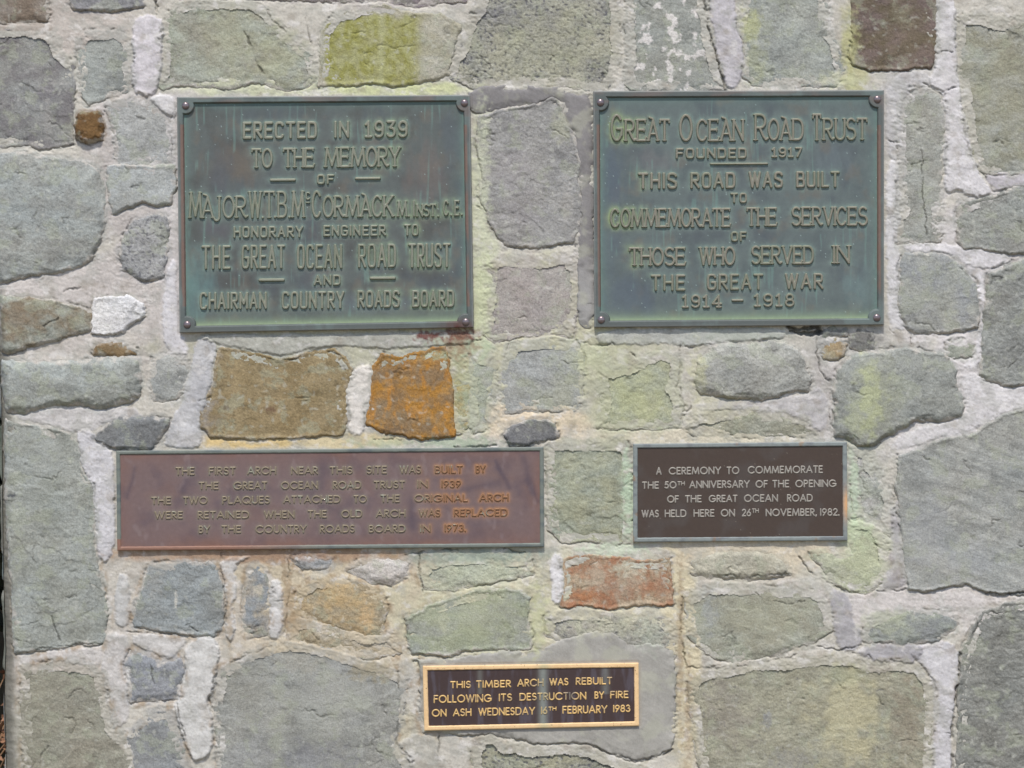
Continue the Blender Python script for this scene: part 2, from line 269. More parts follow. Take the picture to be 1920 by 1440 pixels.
# raised mortar: (outline, colour, rise mm)
PAD = [
    ([(250,27),(310,32),(303,127),(293,173),(277,185),(247,167),(248,100)], (206,197,199), 9),
    ([(278,188),(300,176),(332,185),(332,222),(312,214)], (205,200,196), 6),
    ([(1325,-20),(1380,-20),(1378,30),(1390,80),(1397,140),(1380,164),(1363,165),(1350,110),(1338,70)], (184,177,180), 4),
    ([(1750,-20),(1792,-20),(1793,93),(1798,160),(1813,233),(1827,310),(1860,360),(1847,370),(1813,367),(1800,355),(1773,362),(1768,300),(1773,217),(1763,173),(1740,157),(1747,127),(1755,100)], (206,200,198), 7),
    ([(1843,322),(1940,320),(1990,318),(1990,348),(1900,350),(1862,358)], (176,168,172), 3),
    ([(1660,140),(1740,135),(1745,160),(1700,172),(1690,200),(1690,300),(1660,300)], (190,186,182), 2),
    ([(1660,300),(1683,300),(1688,400),(1680,450),(1690,480),(1688,575),(1700,620),(1662,612)], (206,202,200), 3),
    ([(143,807),(173,807),(213,840),(217,960),(213,1043),(193,1060),(183,1037),(177,960),(173,913),(157,880),(147,847)], (198,194,195), 6),
    ([(305,840),(372,840),(380,810),(372,790),(390,740),(400,690),(410,652),(385,630),(365,640),(355,700),(340,755),(318,800)], (186,184,183), 5),
    ([(312,500),(332,480),(337,620),(352,650),(350,668),(310,660),(303,600)], (204,199,199), 4),
    ([(655,693),(697,680),(698,713),(690,770),(683,810),(667,817),(647,808),(650,763),(650,740)], (216,206,190), 5),
    ([(1033,1033),(1055,1043),(1058,1093),(1053,1132),(1032,1132)], (218,213,212), 5),
    ([(353,1193),(400,1193),(413,1220),(407,1260),(400,1293),(387,1320),(403,1360),(400,1393),(383,1423),(360,1427),(347,1393),(330,1343),(330,1310),(343,1277)], (200,197,188), 9),
    ([(200,1183),(240,1190),(243,1213),(233,1243),(238,1293),(243,1327),(233,1357),(213,1370),(207,1337),(197,1293),(187,1250),(197,1213)], (194,187,178), 3),
    ([(217,1077),(243,1077),(245,1173),(213,1173)], (190,188,181), 5),
    ([(413,1047),(480,1040),(437,1060),(447,1110),(430,1133),(443,1173),(433,1207),(420,1193),(423,1147),(417,1087)], (200,195,186), 6),
    ([(503,1087),(530,1087),(533,1173),(520,1200),(500,1193),(507,1147)], (206,202,196), 6),
    ([(253,1187),(347,1190),(350,1207),(320,1237),(283,1223),(247,1207)], (194,189,180), 4),
    ([(1740,1200),(1800,1210),(1795,1300),(1783,1345),(1785,1440),(1785,1500),(1748,1500),(1752,1320),(1745,1270),(1725,1240),(1700,1225)], (196,191,191), 4),
    ([(1553,1100),(1590,1110),(1600,1170),(1620,1190),(1615,1210),(1580,1225),(1562,1180),(1560,1140)], (166,161,162), 3),
    ([(1600,1220),(1640,1207),(1740,1205),(1710,1248),(1680,1240),(1640,1243),(1620,1232)], (160,155,157), 4),
    ([(1667,960),(1690,920),(1693,1000),(1697,1060),(1703,1100),(1650,1105),(1668,1050)], (172,165,164), 3),
    ([(1120,617),(1280,617),(1470,615),(1475,634),(1380,641),(1283,649),(1240,643),(1120,650)], (176,178,166), 4),
    ([(352,626),(640,628),(890,618),(886,646),(700,655),(640,648),(560,658),(520,668),(470,655),(412,648)], (172,171,154), 5),
    ([(1300,752),(1500,748),(1530,720),(1552,740),(1550,800),(1532,812),(1510,782),(1400,768),(1310,772)], (184,178,174), 2),
    ([(1800,700),(1830,700),(1880,728),(1990,712),(1990,738),(1880,775),(1830,805),(1740,828),(1660,850),(1690,812),(1800,782),(1812,760)], (206,200,196), 2),
    ([(1800,480),(1850,512),(1848,600),(1838,690),(1800,690),(1830,660),(1842,600),(1838,560)], (206,200,198), 2),
    ([(1690,456),(1800,458),(1900,478),(1850,508),(1800,490),(1770,472),(1695,474)], (204,198,196), 3),
    ([(743,1397),(773,1378),(820,1378),(827,1500),(778,1500),(770,1428)], (182,176,156), 3),
    ([(30,1225),(195,1212),(190,1250),(100,1238),(44,1250)], (196,188,178), 2),
    ([(8,775),(150,760),(250,762),(270,780),(200,790),(170,815),(70,795)], (190,184,178), 2),
]
# mortar that changes colour by region (soft, not raised): cx, cy, rx, ry, colour, strength
MREG = [
    (120,40,140,60,(186,176,166),.8),(100,560,320,110,(192,184,178),.8),(60,660,300,60,(190,182,172),.6),
    (950,640,260,160,(186,184,150),.75),(905,400,30,240,(196,197,168),.9),(560,650,260,40,(176,174,150),.8),
    (450,826,120,16,(208,180,118),.9),(640,826,120,16,(204,186,140),.8),(1000,790,110,40,(214,196,168),.9),(1290,820,230,20,(206,196,170),.8),
    (1150,740,40,120,(180,178,150),.7),(1600,110,30,90,(178,174,128),.8),(500,160,300,18,(194,196,160),.8),(760,168,140,16,(196,200,146),.8),
    (600,1130,330,130,(194,180,152),.9),(500,1040,300,18,(170,142,114),.95),(900,1040,140,22,(152,156,142),.9),(1000,1150,280,110,(198,192,162),.85),
    (1275,1240,36,260,(204,192,158),.9),(1400,1040,160,40,(206,192,164),.8),(1700,1130,260,50,(200,193,188),.8),(1830,600,120,260,(206,200,198),.8),
    (1600,660,100,80,(178,174,166),.8),(1740,800,160,60,(206,200,196),.8),(1600,900,60,120,(178,178,160),.8),(120,1230,200,60,(196,186,174),.8),(320,1180,160,160,(192,184,172),.7),
    (700,1380,100,60,(186,178,152),.8),(250,300,90,200,(178,170,166),.7),(330,400,30,300,(196,190,188),.7),(1700,200,50,150,(190,186,182),.8),(1560,760,60,80,(176,170,166),.7),
]
# stains, lichen and run-off on everything: cx, cy, rx, ry, colour, strength, noise size
STAIN = [
    (1000,90,140,80,(176,174,132),.35,30),(1408,45,26,45,(180,182,110),.75,16),(1418,110,26,60,(172,176,122),.5,18),
    (1595,95,20,90,(182,180,112),.8,16),(1580,150,60,22,(196,198,150),.6,14),(430,60,60,70,(170,168,124),.35,24),(520,110,60,70,(172,172,120),.45,24),
    (905,330,18,190,(200,204,166),.7,12),(905,560,26,110,(196,204,148),.7,18),(860,650,70,34,(170,188,146),.8,18),(890,750,36,120,(168,178,140),.55,20),(860,690,14,70,(168,170,120),.7,10),
    (803,630,34,13,(112,40,34),1.,8),(862,628,40,20,(104,44,34),1.,10),(858,648,44,34,(150,104,74),.7,12),
    (1190,750,50,60,(184,188,124),.55,26),(1110,670,60,40,(188,194,150),.6,20),(1400,630,130,20,(164,172,152),.6,18),(1310,700,22,60,(190,188,128),.6,16),(1340,770,80,34,(188,182,138),.5,20),
    (1630,745,30,90,(184,190,126),.75,20),(1600,790,30,40,(176,182,130),.5,18),
    (1178,925,16,100,(180,204,166),.9,14),(1600,920,14,110,(184,206,168),.75,14),(1605,1000,40,40,(188,204,156),.8,18),(1620,1050,50,50,(186,192,140),.5,24),
    (1150,1030,80,16,(186,202,166),.8,12),(1400,1025,190,9,(190,176,148),.6,12),
    (720,830,90,12,(160,178,138),.6,12),(860,830,90,14,(160,180,144),.8,12),(1065,930,18,90,(168,172,140),.4,18),(1110,860,60,30,(176,178,150),.4,18),
    (480,1040,280,14,(150,116,90),.8,14),(390,1042,180,10,(176,140,104),.6,10),(900,1042,130,16,(140,156,140),.85,12),(900,1070,110,30,(186,196,164),.5,16),
    (430,1140,10,90,(172,146,106),.7,10),(540,1120,16,90,(164,136,96),.8,10),(640,1120,50,30,(200,164,96),.6,14),(560,1160,30,40,(166,138,94),.6,14),(690,1160,18,34,(214,172,104),.7,10),
    (830,1160,14,34,(190,190,152),.6,14),(890,1170,70,50,(166,172,126),.4,24),(1010,1160,22,80,(188,190,130),.7,14),(1150,1175,110,24,(192,190,152),.5,14),(1220,1190,40,44,(172,180,156),.5,14),
    (1120,1080,24,40,(196,182,152),.7,14),(1180,1065,40,20,(204,202,172),.75,12),(1170,1100,50,30,(180,166,140),.5,14),(1095,1118,28,14,(190,118,50),.7,10),(1240,1090,16,36,(160,108,70),.6,10),
    (1590,1350,80,110,(194,184,134),.75,30),(1700,1350,40,100,(146,130,104),.6,24),(1590,1265,50,24,(172,172,130),.6,16),(1370,1340,60,80,(142,132,124),.5,22),(1440,1350,14,20,(138,140,146),.8,8),(1480,1425,50,30,(150,148,140),.7,12),
    (1276,1200,8,240,(150,120,80),.6,10),(1290,1350,10,160,(160,130,96),.5,10),(1420,1160,80,50,(160,156,126),.5,24),(1330,1150,18,50,(160,164,164),.6,14),
    (1660,1165,60,30,(176,180,142),.6,16),(1740,1180,50,24,(128,130,130),.5,14),(1540,1090,70,50,(186,186,164),.4,16),
    (620,1300,120,70,(172,172,166),.4,30),(470,1290,60,60,(150,148,132),.5,24),(700,1260,60,26,(160,146,108),.7,14),(560,1240,60,30,(174,168,148),.5,16),(600,1420,100,40,(124,124,132),.5,24),(460,1420,60,50,(160,160,158),.4,20),
    (330,1125,4,20,(206,200,182),.9,4),(290,1090,24,40,(164,160,148),.5,14),(240,1270,5,26,(214,212,206),.9,4),(485,1105,18,12,(196,180,150),.7,10),(490,1150,20,10,(190,172,136),.6,8),
    (30,600,40,40,(140,118,88),.6,18),(50,1380,60,90,(140,138,112),.4,28),(70,860,60,50,(164,168,160),.4,24),(22,928,10,7,(70,72,82),.9,5),(100,930,40,60,(150,156,142),.3,24),
    (90,220,12,50,(160,156,148),.7,8),(40,272,40,6,(170,165,156),.6,6),(110,155,24,6,(158,154,146),.7,8),(400,790,30,20,(140,124,96),.5,10),(508,768,14,9,(116,82,58),.85,6),(425,765,8,8,(110,92,70),.8,6),
    (740,690,40,20,(120,100,78),.5,10),(730,805,34,8,(110,92,70),.7,8),(1700,90,60,60,(130,112,92),.4,24),(1690,30,30,30,(148,140,112),.5,16),
    (1950,120,60,80,(148,140,112),.4,24),(1900,200,60,70,(150,146,122),.35,24),(1020,70,60,50,(128,126,128),.45,18),(930,30,50,24,(128,126,130),.5,16),(960,320,60,50,(168,160,160),.4,22),(980,400,60,30,(172,166,168),.4,18),(1050,240,24,40,(174,172,142),.6,14),(1060,380,20,60,(178,172,160),.5,14),
    (990,520,70,24,(178,166,158),.35,12),(660,330,0.1,0.1,(0,0,0),0,5),
    (1150,730,170,110,(182,184,134),.35,50),(880,1130,150,80,(178,180,138),.35,40),(1640,740,70,100,(180,184,134),.3,30),(1620,1020,80,70,(184,188,146),.3,30),(600,1330,130,90,(170,170,150),.35,44),(1500,1330,160,110,(180,174,138),.3,44),(1060,80,120,90,(178,176,134),.3,36),(440,90,120,70,(176,174,136),.3,40),(1880,180,90,110,(164,162,132),.3,36),(1440,1160,120,60,(168,166,134),.3,36),(80,1340,90,100,(154,150,126),.3,36),
    (250,590,24,18,(176,176,176),.5,10),(340,560,20,120,(206,200,200),.4,14),(1800,570,22,40,(146,150,158),.5,16),(1740,1000,60,80,(164,166,168),.4,30),(1820,1050,60,40,(172,174,176),.4,24),
    (380,745,26,80,(160,160,164),.5,18),(345,800,16,30,(206,204,202),.5,12),(1780,180,18,100,(214,206,204),.4,16),(1495,640,40,12,(190,184,168),.5,10),
]
# cracks: polyline, half width px, depth mm
CRACK = [
    ([(1318,-10),(1330,60),(1345,110),(1361,170)], 2.0, 9), ([(1756,99),(1795,97)], 1.1, 4), ([(1765,175),(1775,170),(1800,160)], 1.3, 5), ([(1733,155),(1748,165),(1765,178)], 1.4, 5),
    ([(1660,188),(1690,196)], 1., 4), ([(1660,264),(1683,267)], 1., 4), ([(1728,283),(1729,350),(1735,400),(1739,450)], 1.3, 4),
    ([(1827,308),(1848,330),(1862,360),(1900,355),(1930,350)], 1.6, 6), ([(1860,362),(1840,372),(1815,368)], 1.5, 5),
    ([(324,210),(318,245),(324,270),(322,300),(328,320)], 1.4, 5), ([(290,2),(296,26)], 3.0, 10), ([(278,186),(300,205),(316,218)], 1.4, 4),
    ([(453,57),(465,70),(478,115),(490,135),(508,148)], 2.2, 5), ([(470,5),(500,20),(522,50),(545,70)], 2.4, 5), ([(575,28),(574,50),(590,100)], 1., 2.5),
    ([(837,143),(852,100),(868,55)], 1.3, 4), ([(880,28),(900,26)], 2.2, 7), ([(903,85),(890,95),(930,135)], .9, 2),
    ([(885,206),(900,213),(928,208),(955,202)], 2.0, 6), ([(1083,340),(1086,370),(1082,380)], 1.5, 4), ([(895,385),(912,405),(925,430),(945,455)], 1.3, 3), ([(998,210),(1030,238),(1070,260)], 1., 2),
    ([(428,652),(470,660),(515,676),(548,676),(575,662),(610,656),(640,668)], 1.8, 5), ([(373,752),(395,743)], 1.6, 5), ([(355,640),(354,690),(345,740)], 1.3, 4), ([(292,632),(288,680)], 1.5, 4),
    ([(120,545),(155,540)], 2., 4), ([(85,612),(110,595)], 1.5, 4), ([(700,682),(720,662)], 1.5, 4), ([(830,655),(878,662)], 1.6, 4),
    ([(1478,612),(1500,618),(1532,612),(1537,622),(1505,626),(1484,620)], 5., 22), ([(1640,655),(1675,650),(1720,652),(1765,664)], 1.8, 5), ([(1285,652),(1330,645),(1400,640),(1470,636)], 1.4, 4),
    ([(1665,610),(1678,632)], 1.2, 4), ([(1710,625),(1704,650)], 1., 3), ([(1843,600),(1840,640),(1836,690)], 1.4, 4), ([(1860,505),(1900,488),(1930,482)], 2.2, 7), ([(1800,500),(1828,532)], 2., 6),
    ([(1560,940),(1600,985)], 1., 3), ([(1595,980),(1625,1000),(1650,1030)], 1.2, 4), ([(1500,1045),(1515,1070),(1545,1085),(1590,1112),(1640,1110),(1700,1106)], 1.7, 5), ([(1850,1112),(1980,1114)], 3.0, 10), ([(1835,1150),(1830,1180),(1812,1215)], 1.6, 5),
    ([(1800,1225),(1795,1290),(1788,1340),(1783,1385),(1787,1440),(1786,1500)], 3.2, 10), ([(1760,1331),(1790,1329)], 1.5, 5), ([(1764,1375),(1782,1374)], 1., 3), ([(1680,1240),(1640,1245),(1628,1232),(1600,1225)], 1.5, 4),
    ([(1287,1254),(1350,1252),(1420,1245),(1480,1232),(1530,1212),(1570,1220),(1620,1208)], 1.8, 5), ([(1280,1120),(1276,1180),(1286,1250)], 1.8, 5), ([(1292,1260),(1294,1330),(1305,1400),(1318,1450)], 1.5, 4), ([(1410,1103),(1430,1125),(1470,1132),(1510,1126)], 1.2, 2.5),
    ([(1350,1078),(1400,1082),(1478,1075)], 1.8, 6), ([(787,1040),(786,1080),(796,1110)], 2.0, 6), ([(763,1160),(765,1200),(774,1225)], 1.8, 5), ([(765,1165),(800,1142),(850,1122)], 1.6, 4), ([(1138,1140),(1110,1134)], 1.5, 4),
    ([(823,1378),(824,1440),(828,1500)], 1.6, 5), ([(1263,1403),(1233,1420),(1190,1428),(1150,1415),(1110,1397)], 2.0, 6), ([(1107,1345),(1108,1372)], .8, 2), ([(745,1260),(752,1330),(742,1395),(768,1430)], 1.8, 5), ([(415,1252),(455,1232),(510,1212),(540,1200),(600,1205),(640,1222)], 1.6, 5),
    ([(412,1035),(418,1080),(424,1130),(420,1175),(405,1195)], 1.8, 5), ([(502,1065),(508,1110)], 1.3, 3), ([(503,1128),(532,1126)], 1., 3), ([(60,1122),(72,1145)], 1.3, 3), ([(98,1155),(106,1185),(112,1208)], 1.6, 4), ([(30,1218),(110,1212),(190,1207)], 1.8, 6),
    ([(284,1245),(289,1280)], 1.2, 3), ([(210,1180),(300,1187),(350,1195)], 1.6, 5), ([(90,1400),(60,1440)], 1.4, 3), ([(330,1300),(336,1350),(352,1400),(362,1430)], 1.6, 5), ([(403,1200),(408,1255),(392,1310),(404,1350),(402,1390)], 1.8, 5), ([(243,1385),(275,1355)], 1.6, 4),
    ([(547,655),(650,600)], 0.1, 0.0), ([(1127,565),(1085,575)], .8, 2), ([(893,640),(925,632)], 1.5, 4), ([(1085,640),(1110,648),(1150,645),(1195,672),(1240,655)], 1.5, 4), ([(1130,700),(1128,760),(1125,800)], 1., 3), ([(1275,640),(1272,700),(1280,760)], 1.3, 3), ([(1295,760),(1282,778)], 1.6, 4),
    ([(1528,625),(1532,665),(1538,695),(1560,718),(1557,760),(1560,825)], 1.4, 4), ([(1593,650),(1582,690),(1563,716)], 1.2, 4), ([(1400,1250),(1480,1260)], .1, 0), ([(945,835),(1000,836)], 1.5, 5), ([(850,838),(930,836)], 1.8, 5), ([(420,826),(400,815)], 1.2, 4), ([(700,825),(760,822)], .9, 3),
    ([(630,660),(640,685),(652,700)], 1.2, 3), ([(1890,690),(1920,660)], 1.2, 3), ([(760,1040),(820,1032),(940,1030),(985,1035)], 1.4, 4), ([(540,1045),(544,1100),(536,1170),(528,1195)], 1.8, 4),
]

# ------------------------------------------------------------------ wall rasters
STEP = 1.6
x0, x1, y0, y1 = -56, 1976, -56, 1496
XS = np.arange(x0, x1, STEP); YS = np.arange(y0, y1, STEP)
PX, PY = np.meshgrid(XS, YS)
WXo = 4.5 * fbm(PX / 46, PY / 46, 1, 4); WYo = 4.5 * fbm(PX / 46, PY / 46, 2, 4)
WXo += 1.6 * fbm(PX / 9, PY / 9, 3, 2); WYo += 1.6 * fbm(PX / 9, PY / 9, 4, 2)
QX, QY = PX + WXo, PY + WYo
EDGE = np.interp(PY, [-60, 300, 560, 650, 760, 960, 1100, 1220, 1300, 1440, 1500], [-48, -34, -12, -6, 0, 2, 4, 8, 5, 9, 12]) + 2.5 * fbm(PX * 0 + 3, PY / 30, 77, 3)
DL = PX - EDGE                                            # distance from the wall's left corner
PD = np.full(PX.shape, -1e9)
for q in PLAQ.values(): PD = np.maximum(PD, sdf_poly(PX, PY, np.array(q, float)))
LIMIT = np.where(PD > -3, 2.0, 2.0 + (-PD - 3) * 1.0)     # masonry never rises through a plaque
GLOB = fbm(PX / 300, PY / 300, 40, 3)

def patch(P, m):
    P = np.array(P, float)
    i0 = max(0, int((P[:, 0].min() - m - x0) / STEP)); i1 = min(len(XS), int((P[:, 0].max() + m - x0) / STEP) + 2)
    j0 = max(0, int((P[:, 1].min() - m - y0) / STEP)); j1 = min(len(YS), int((P[:, 1].max() + m - y0) / STEP) + 2)
    return (slice(j0, j1), slice(i0, i1))
D0 = np.full(PX.shape, -99.)
for poly, c, c2, k in ST:
    s = patch(poly, 24); D0[s] = np.maximum(D0[s], sdf_poly(QX[s], QY[s], np.array(poly, float)))
CR_D = np.zeros(PX.shape); CR_M = np.zeros(PX.shape)
jx = PX + 5.5 * fbm(PX / 22, PY / 22, 61, 4, .6); jy = PY + 5.5 * fbm(PX / 22, PY / 22, 62, 4, .6)
for P, w, dep in CRACK:
    if dep <= 0: continue
    s = patch(P, 14)
    d = polyline_d(jx[s], jy[s], np.array(P, float))
    ww = w * (1 + .5 * noise(PX[s] / 17, PY[s] / 17, 5))
    k = (1 - sstep(ww * .3, ww * 1.0 + .7, d)) * (sstep(-.45, .25, noise(PX[s] / 38, PY[s] / 38, 6) + .4 * noise(PX[s] / 11, PY[s] / 11, 7)) if dep < 20 else 1)
    if dep < 9: k = k * ((.6 if dep >= 5 else 0.) + (.4 if dep >= 5 else 1.) * sstep(6, 13, np.abs(D0[s])))
    CR_D[s] = np.maximum(CR_D[s], k * dep); CR_M[s] = np.maximum(CR_M[s], k)

def stains(C, s):
    for cx, cy, rx, ry, c, w, nz in STAIN:
        if w <= 0: continue
        X, Y = PX[s], PY[s]
        if X.min() > cx + 2 * rx or X.max() < cx - 2 * rx or Y.min() > cy + 2 * ry or Y.max() < cy - 2 * ry: continue
        r = np.hypot((X - cx) / rx, (Y - cy) / ry)
        k = sstep(-.05, .75, 1.0 - r + .75 * fbm(X / nz, Y / nz, cx * .01 + 3, 4)) * np.clip(2.2 - r, 0, 1) * w
        k = k * (.82 + .18 * noise(X / 3.2, Y / 3.2, 9))
        cl = lin(c); cl = cl.mean() + (cl - cl.mean()) * (.8 if w > .9 else .74); C += (cl - C) * np.clip(k, 0, 1)[..., None]
    return C

wall = empty("stone_wall", (0, 0, 0), "grey rubble stone wall with pale mortar carrying five metal plaques", "wall", kind="thing")
DMAX = np.full(PX.shape, -1e9); NEARC = np.zeros(PX.shape + (3,)); NEARC[:] = lin((160, 160, 150))

def build_stone(n, poly, c, c2, k):
    P = np.array(poly, float); s = patch(poly, 16)
    X, Y = PX[s], PY[s]; d = sdf_poly(QX[s], QY[s], P)
    sd_ = 100 + n * 1.37
    r = random.Random(n * 13 + 5); ang = r.uniform(-.5, .5); ca, sa = math.cos(ang), math.sin(ang)
    U, V = (X * ca + Y * sa), (-X * sa + Y * ca)
    rise = k.get('rise', 6) * .8 - (1.2 if k.get('rise', 6) < 9 else 0); edge = k.get('edge', 8)
    if k.get('soft', 1.) < .25: rise += 3.2; edge = 6
    rough = k.get('rough', 2.0); terr = k.get('terr', .9)
    d = d + 4.4 + .8 * fbm(X / 6, Y / 6, sd_ + 41, 3) + 2.2 * fbm(X / 18, Y / 18, sd_ + 44, 3)
    nw = (d > DMAX[s]) & (k.get('soft', 1.) > .5); NEARC[s] = np.where(nw[..., None], lin(c) * .55 + lin(c2) * .45, NEARC[s]); DMAX[s] = np.maximum(DMAX[s], d)
    edge = edge * (.55 + .5 * sstep(-.4, .4, noise(X / 45, Y / 45, sd_ + 40)))
    u = np.clip(d / edge, 0, 1); prof = 1 - (1 - u) ** 2.0
    bx0, bx1, by0, by1 = P[:, 0].min(), P[:, 0].max(), P[:, 1].min(), P[:, 1].max()
    fac = np.full(X.shape, 9.); wu = X + 9 * fbm(X / 40, Y / 40, sd_ + 42, 4); wv = Y + 9 * fbm(X / 40, Y / 40, sd_ + 43, 4)
    for _ in range(int(4 + (bx1 - bx0) * (by1 - by0) / 9000)):
        a_ = r.uniform(0, 2 * math.pi); sl = r.uniform(.015, .075) * k.get('fac', 1.)
        fac = np.minimum(fac, r.uniform(.0, 1.6) + sl * ((wu - r.uniform(bx0, bx1)) * math.cos(a_) + (wv - r.uniform(by0, by1)) * math.sin(a_)))
    fac = np.clip(fac, -3.5 - .2 * rise, 3)
    H = np.where(d > 0, -1.0 + rise * prof + k.get('bulge', .8) * (1 - (1 - np.clip(d / 55, 0, 1)) ** 2), -1.0 + d * 5.0)
    if k.get('rise', 6) < 9:                       # flush stones: the mortar feathers over their rims
        soft = sstep(-.35, .35, fbm(X / 48, Y / 48, sd_ + 46, 3) + .1)
        Hs = -2.6 + (3.2 + rise) * sstep(-4, 15, d) - np.clip(-d - 1, 0, 9) * .55
        H = H + (Hs - H) * soft * k.get('soft', 1.)
    t = fbm(wu / 130, wv / 110, sd_, 5, .42) * 2.2
    tf = t - np.floor(t); ter = np.floor(t) + sstep(.8, .98, tf)
    dk = np.clip(d / 9, 0, 1)
    H = H + dk * (fac + terr * (ter - t * .6) * 1.0 + rough * .56 * fbm(X / 34, Y / 30, sd_ + 5, 6, .62) + rough * .46 * fbm(X / 9, Y / 8, sd_ + 6, 4, .75))
    H = H - CR_D[s] * .8
    H = np.minimum(H, LIMIT[s]) 
    lk = np.clip((DL[s]) / 26, 0, 1); H = H - 26 * (1 - lk) ** 2
    # colour: two tones, mottle, speckle, mortar smears at the rim, stains
    m = sstep(-.5, .5, fbm(U / 60, V / 40, sd_ + 9, 4) + .25 * fbm(X / 12, Y / 12, sd_ + 10, 3))
    C = lin(c) + (lin(c2) - lin(c)) * m[..., None]
    if k.get('rust'):
        m2 = sstep(.05, .5, fbm(X / 16, Y / 38, sd_ + 20, 4)); C = C + (lin((182, 128, 56) if c[2] < 60 else (150, 108, 80)) - C) * (m2 * .7)[..., None]
        m3 = sstep(.0, .6, fbm(X / 9, Y / 14, sd_ + 21, 3)); C = C + (lin((142, 126, 102)) - C) * (m3 * .5)[..., None]
    if k.get('streak'):
        a = fbm((X * .93 + Y * .36) / 160, (-X * .36 + Y * .93) / 12, sd_ + 30, 3); C = C * (1 + .26 * a)[..., None]
    C = C * (1 + .10 * fbm(X / 26, Y / 26, sd_ + 11, 3) + .10 * noise(X / 5, Y / 5, sd_ + 12) + .05 * GLOB[s] + .17 * noise(X / 2.9, Y / 2.9, sd_ + 33))[..., None]
    C = C * (1 + .028 * fbm(X / 90, Y / 90, sd_ + 50, 2)[..., None] * np.array([1., .1, -1.]))
    fr = sstep(.955, .995, 1 - np.abs(fbm(wu / 110, wv / 80, sd_ + 60, 5, .45))) * sstep(.15, .5, fbm(X / 60, Y / 60, sd_ + 61, 3)) * dk
    H = H - 2.4 * fr; C = C * (1 - .28 * fr)[..., None]
    bl = sstep(.12, .3, fbm(X / 46, Y / 46, sd_ + 62, 6, .62)); C = C + (lin((162, 166, 144)) - C) * (bl * (.08 if k.get('rust') or k.get('clean') else .38))[..., None]
    dkp = sstep(.2, .42, fbm(X / 38, Y / 30, sd_ + 63, 6, .62)); C = C * (1 - (.05 if k.get('clean') or k.get('rust') else .18) * dkp)[..., None]
    if k.get('moss'):
        mz = fbm(X / 22, Y / 30, sd_ + 70, 4)
        mk = sstep(604, 618, X + 7 * mz) * (1 - sstep(768, 802, X + 12 * mz)) * sstep(22, 36, Y + 8 * mz)
        mc = lin((146, 144, 84)) + (lin((162, 161, 112)) - lin((146, 144, 84))) * sstep(-.3, .4, fbm(X / 14, Y / 20, sd_ + 71, 4))[..., None]
        mc = mc + (lin((174, 174, 132)) - mc) * (np.exp(-((X - 716 + 4 * mz) / 8.) ** 2) * .7)[..., None]
        C = C + (mc * (1 + .12 * noise(X / 3, Y / 3, sd_ + 72))[..., None] - C) * (mk * (.8 + .2 * sstep(-.4, .2, mz)))[..., None]
    sp = k.get('speck', .08)
    pit = sstep(.42, .7, noise(X / 6.5, Y / 5, sd_ + 14) + .35 * noise(X / 22, Y / 22, sd_ + 15) + (.12 if k.get('spk') else -.12)) * sp
    C = C + (lin((92, 92, 98)) - C) * np.clip(pit, 0, .85)[..., None]
    H = H - dk * pit * 1.2
    lich = sstep(.45, .75, noise(X / 11, Y / 11, sd_ + 16) + .3 * noise(X / 40, Y / 40, sd_ + 17)) * .35
    C = C + (lin((190, 190, 178)) - C) * lich[..., None]
    if k.get('white'):
        w = (.8 + .2 * noise(X / 4, Y / 4, 73)) * sstep(.36, .56, .12 * noise(X / 5, Y / 5, 72) + fbm(X / 26, Y / 26, 71, 4) + .30 * np.exp(-((X - 1275) ** 2 / 5000 + (Y - 75) ** 2 / 9000)))
        C = C + (lin((226, 220, 214)) - C) * (w * .95)[..., None]; H = H + .5 * w
    smear = k.get('soft', 1.) ** .5 * sstep(.0, .6, fbm(X / 26, Y / 22, sd_ + 18, 5, .6) * 1.3 + .45 - d / 11.) * .75
    C = C + (lin((188, 182, 172)) - C) * smear[..., None]
    C = stains(C, s)
    C = C * (1 - .55 * CR_M[s])[..., None]
    keep = (d > -7) & (DL[s] > -2) & ((PD[s] < 14))
    Vt, F, Cc = grid_vf(X, Y, H, keep, C)
    o = link("stone", mesh_from("stone", Vt, F, Cc), M_SPECK if k.get('spk') else M_STONE, wall)
    if k.get('lab'): o["label"] = k['lab']

for n, (poly, c, c2, k) in enumerate(ST): build_stone(n, poly, c, c2, k)

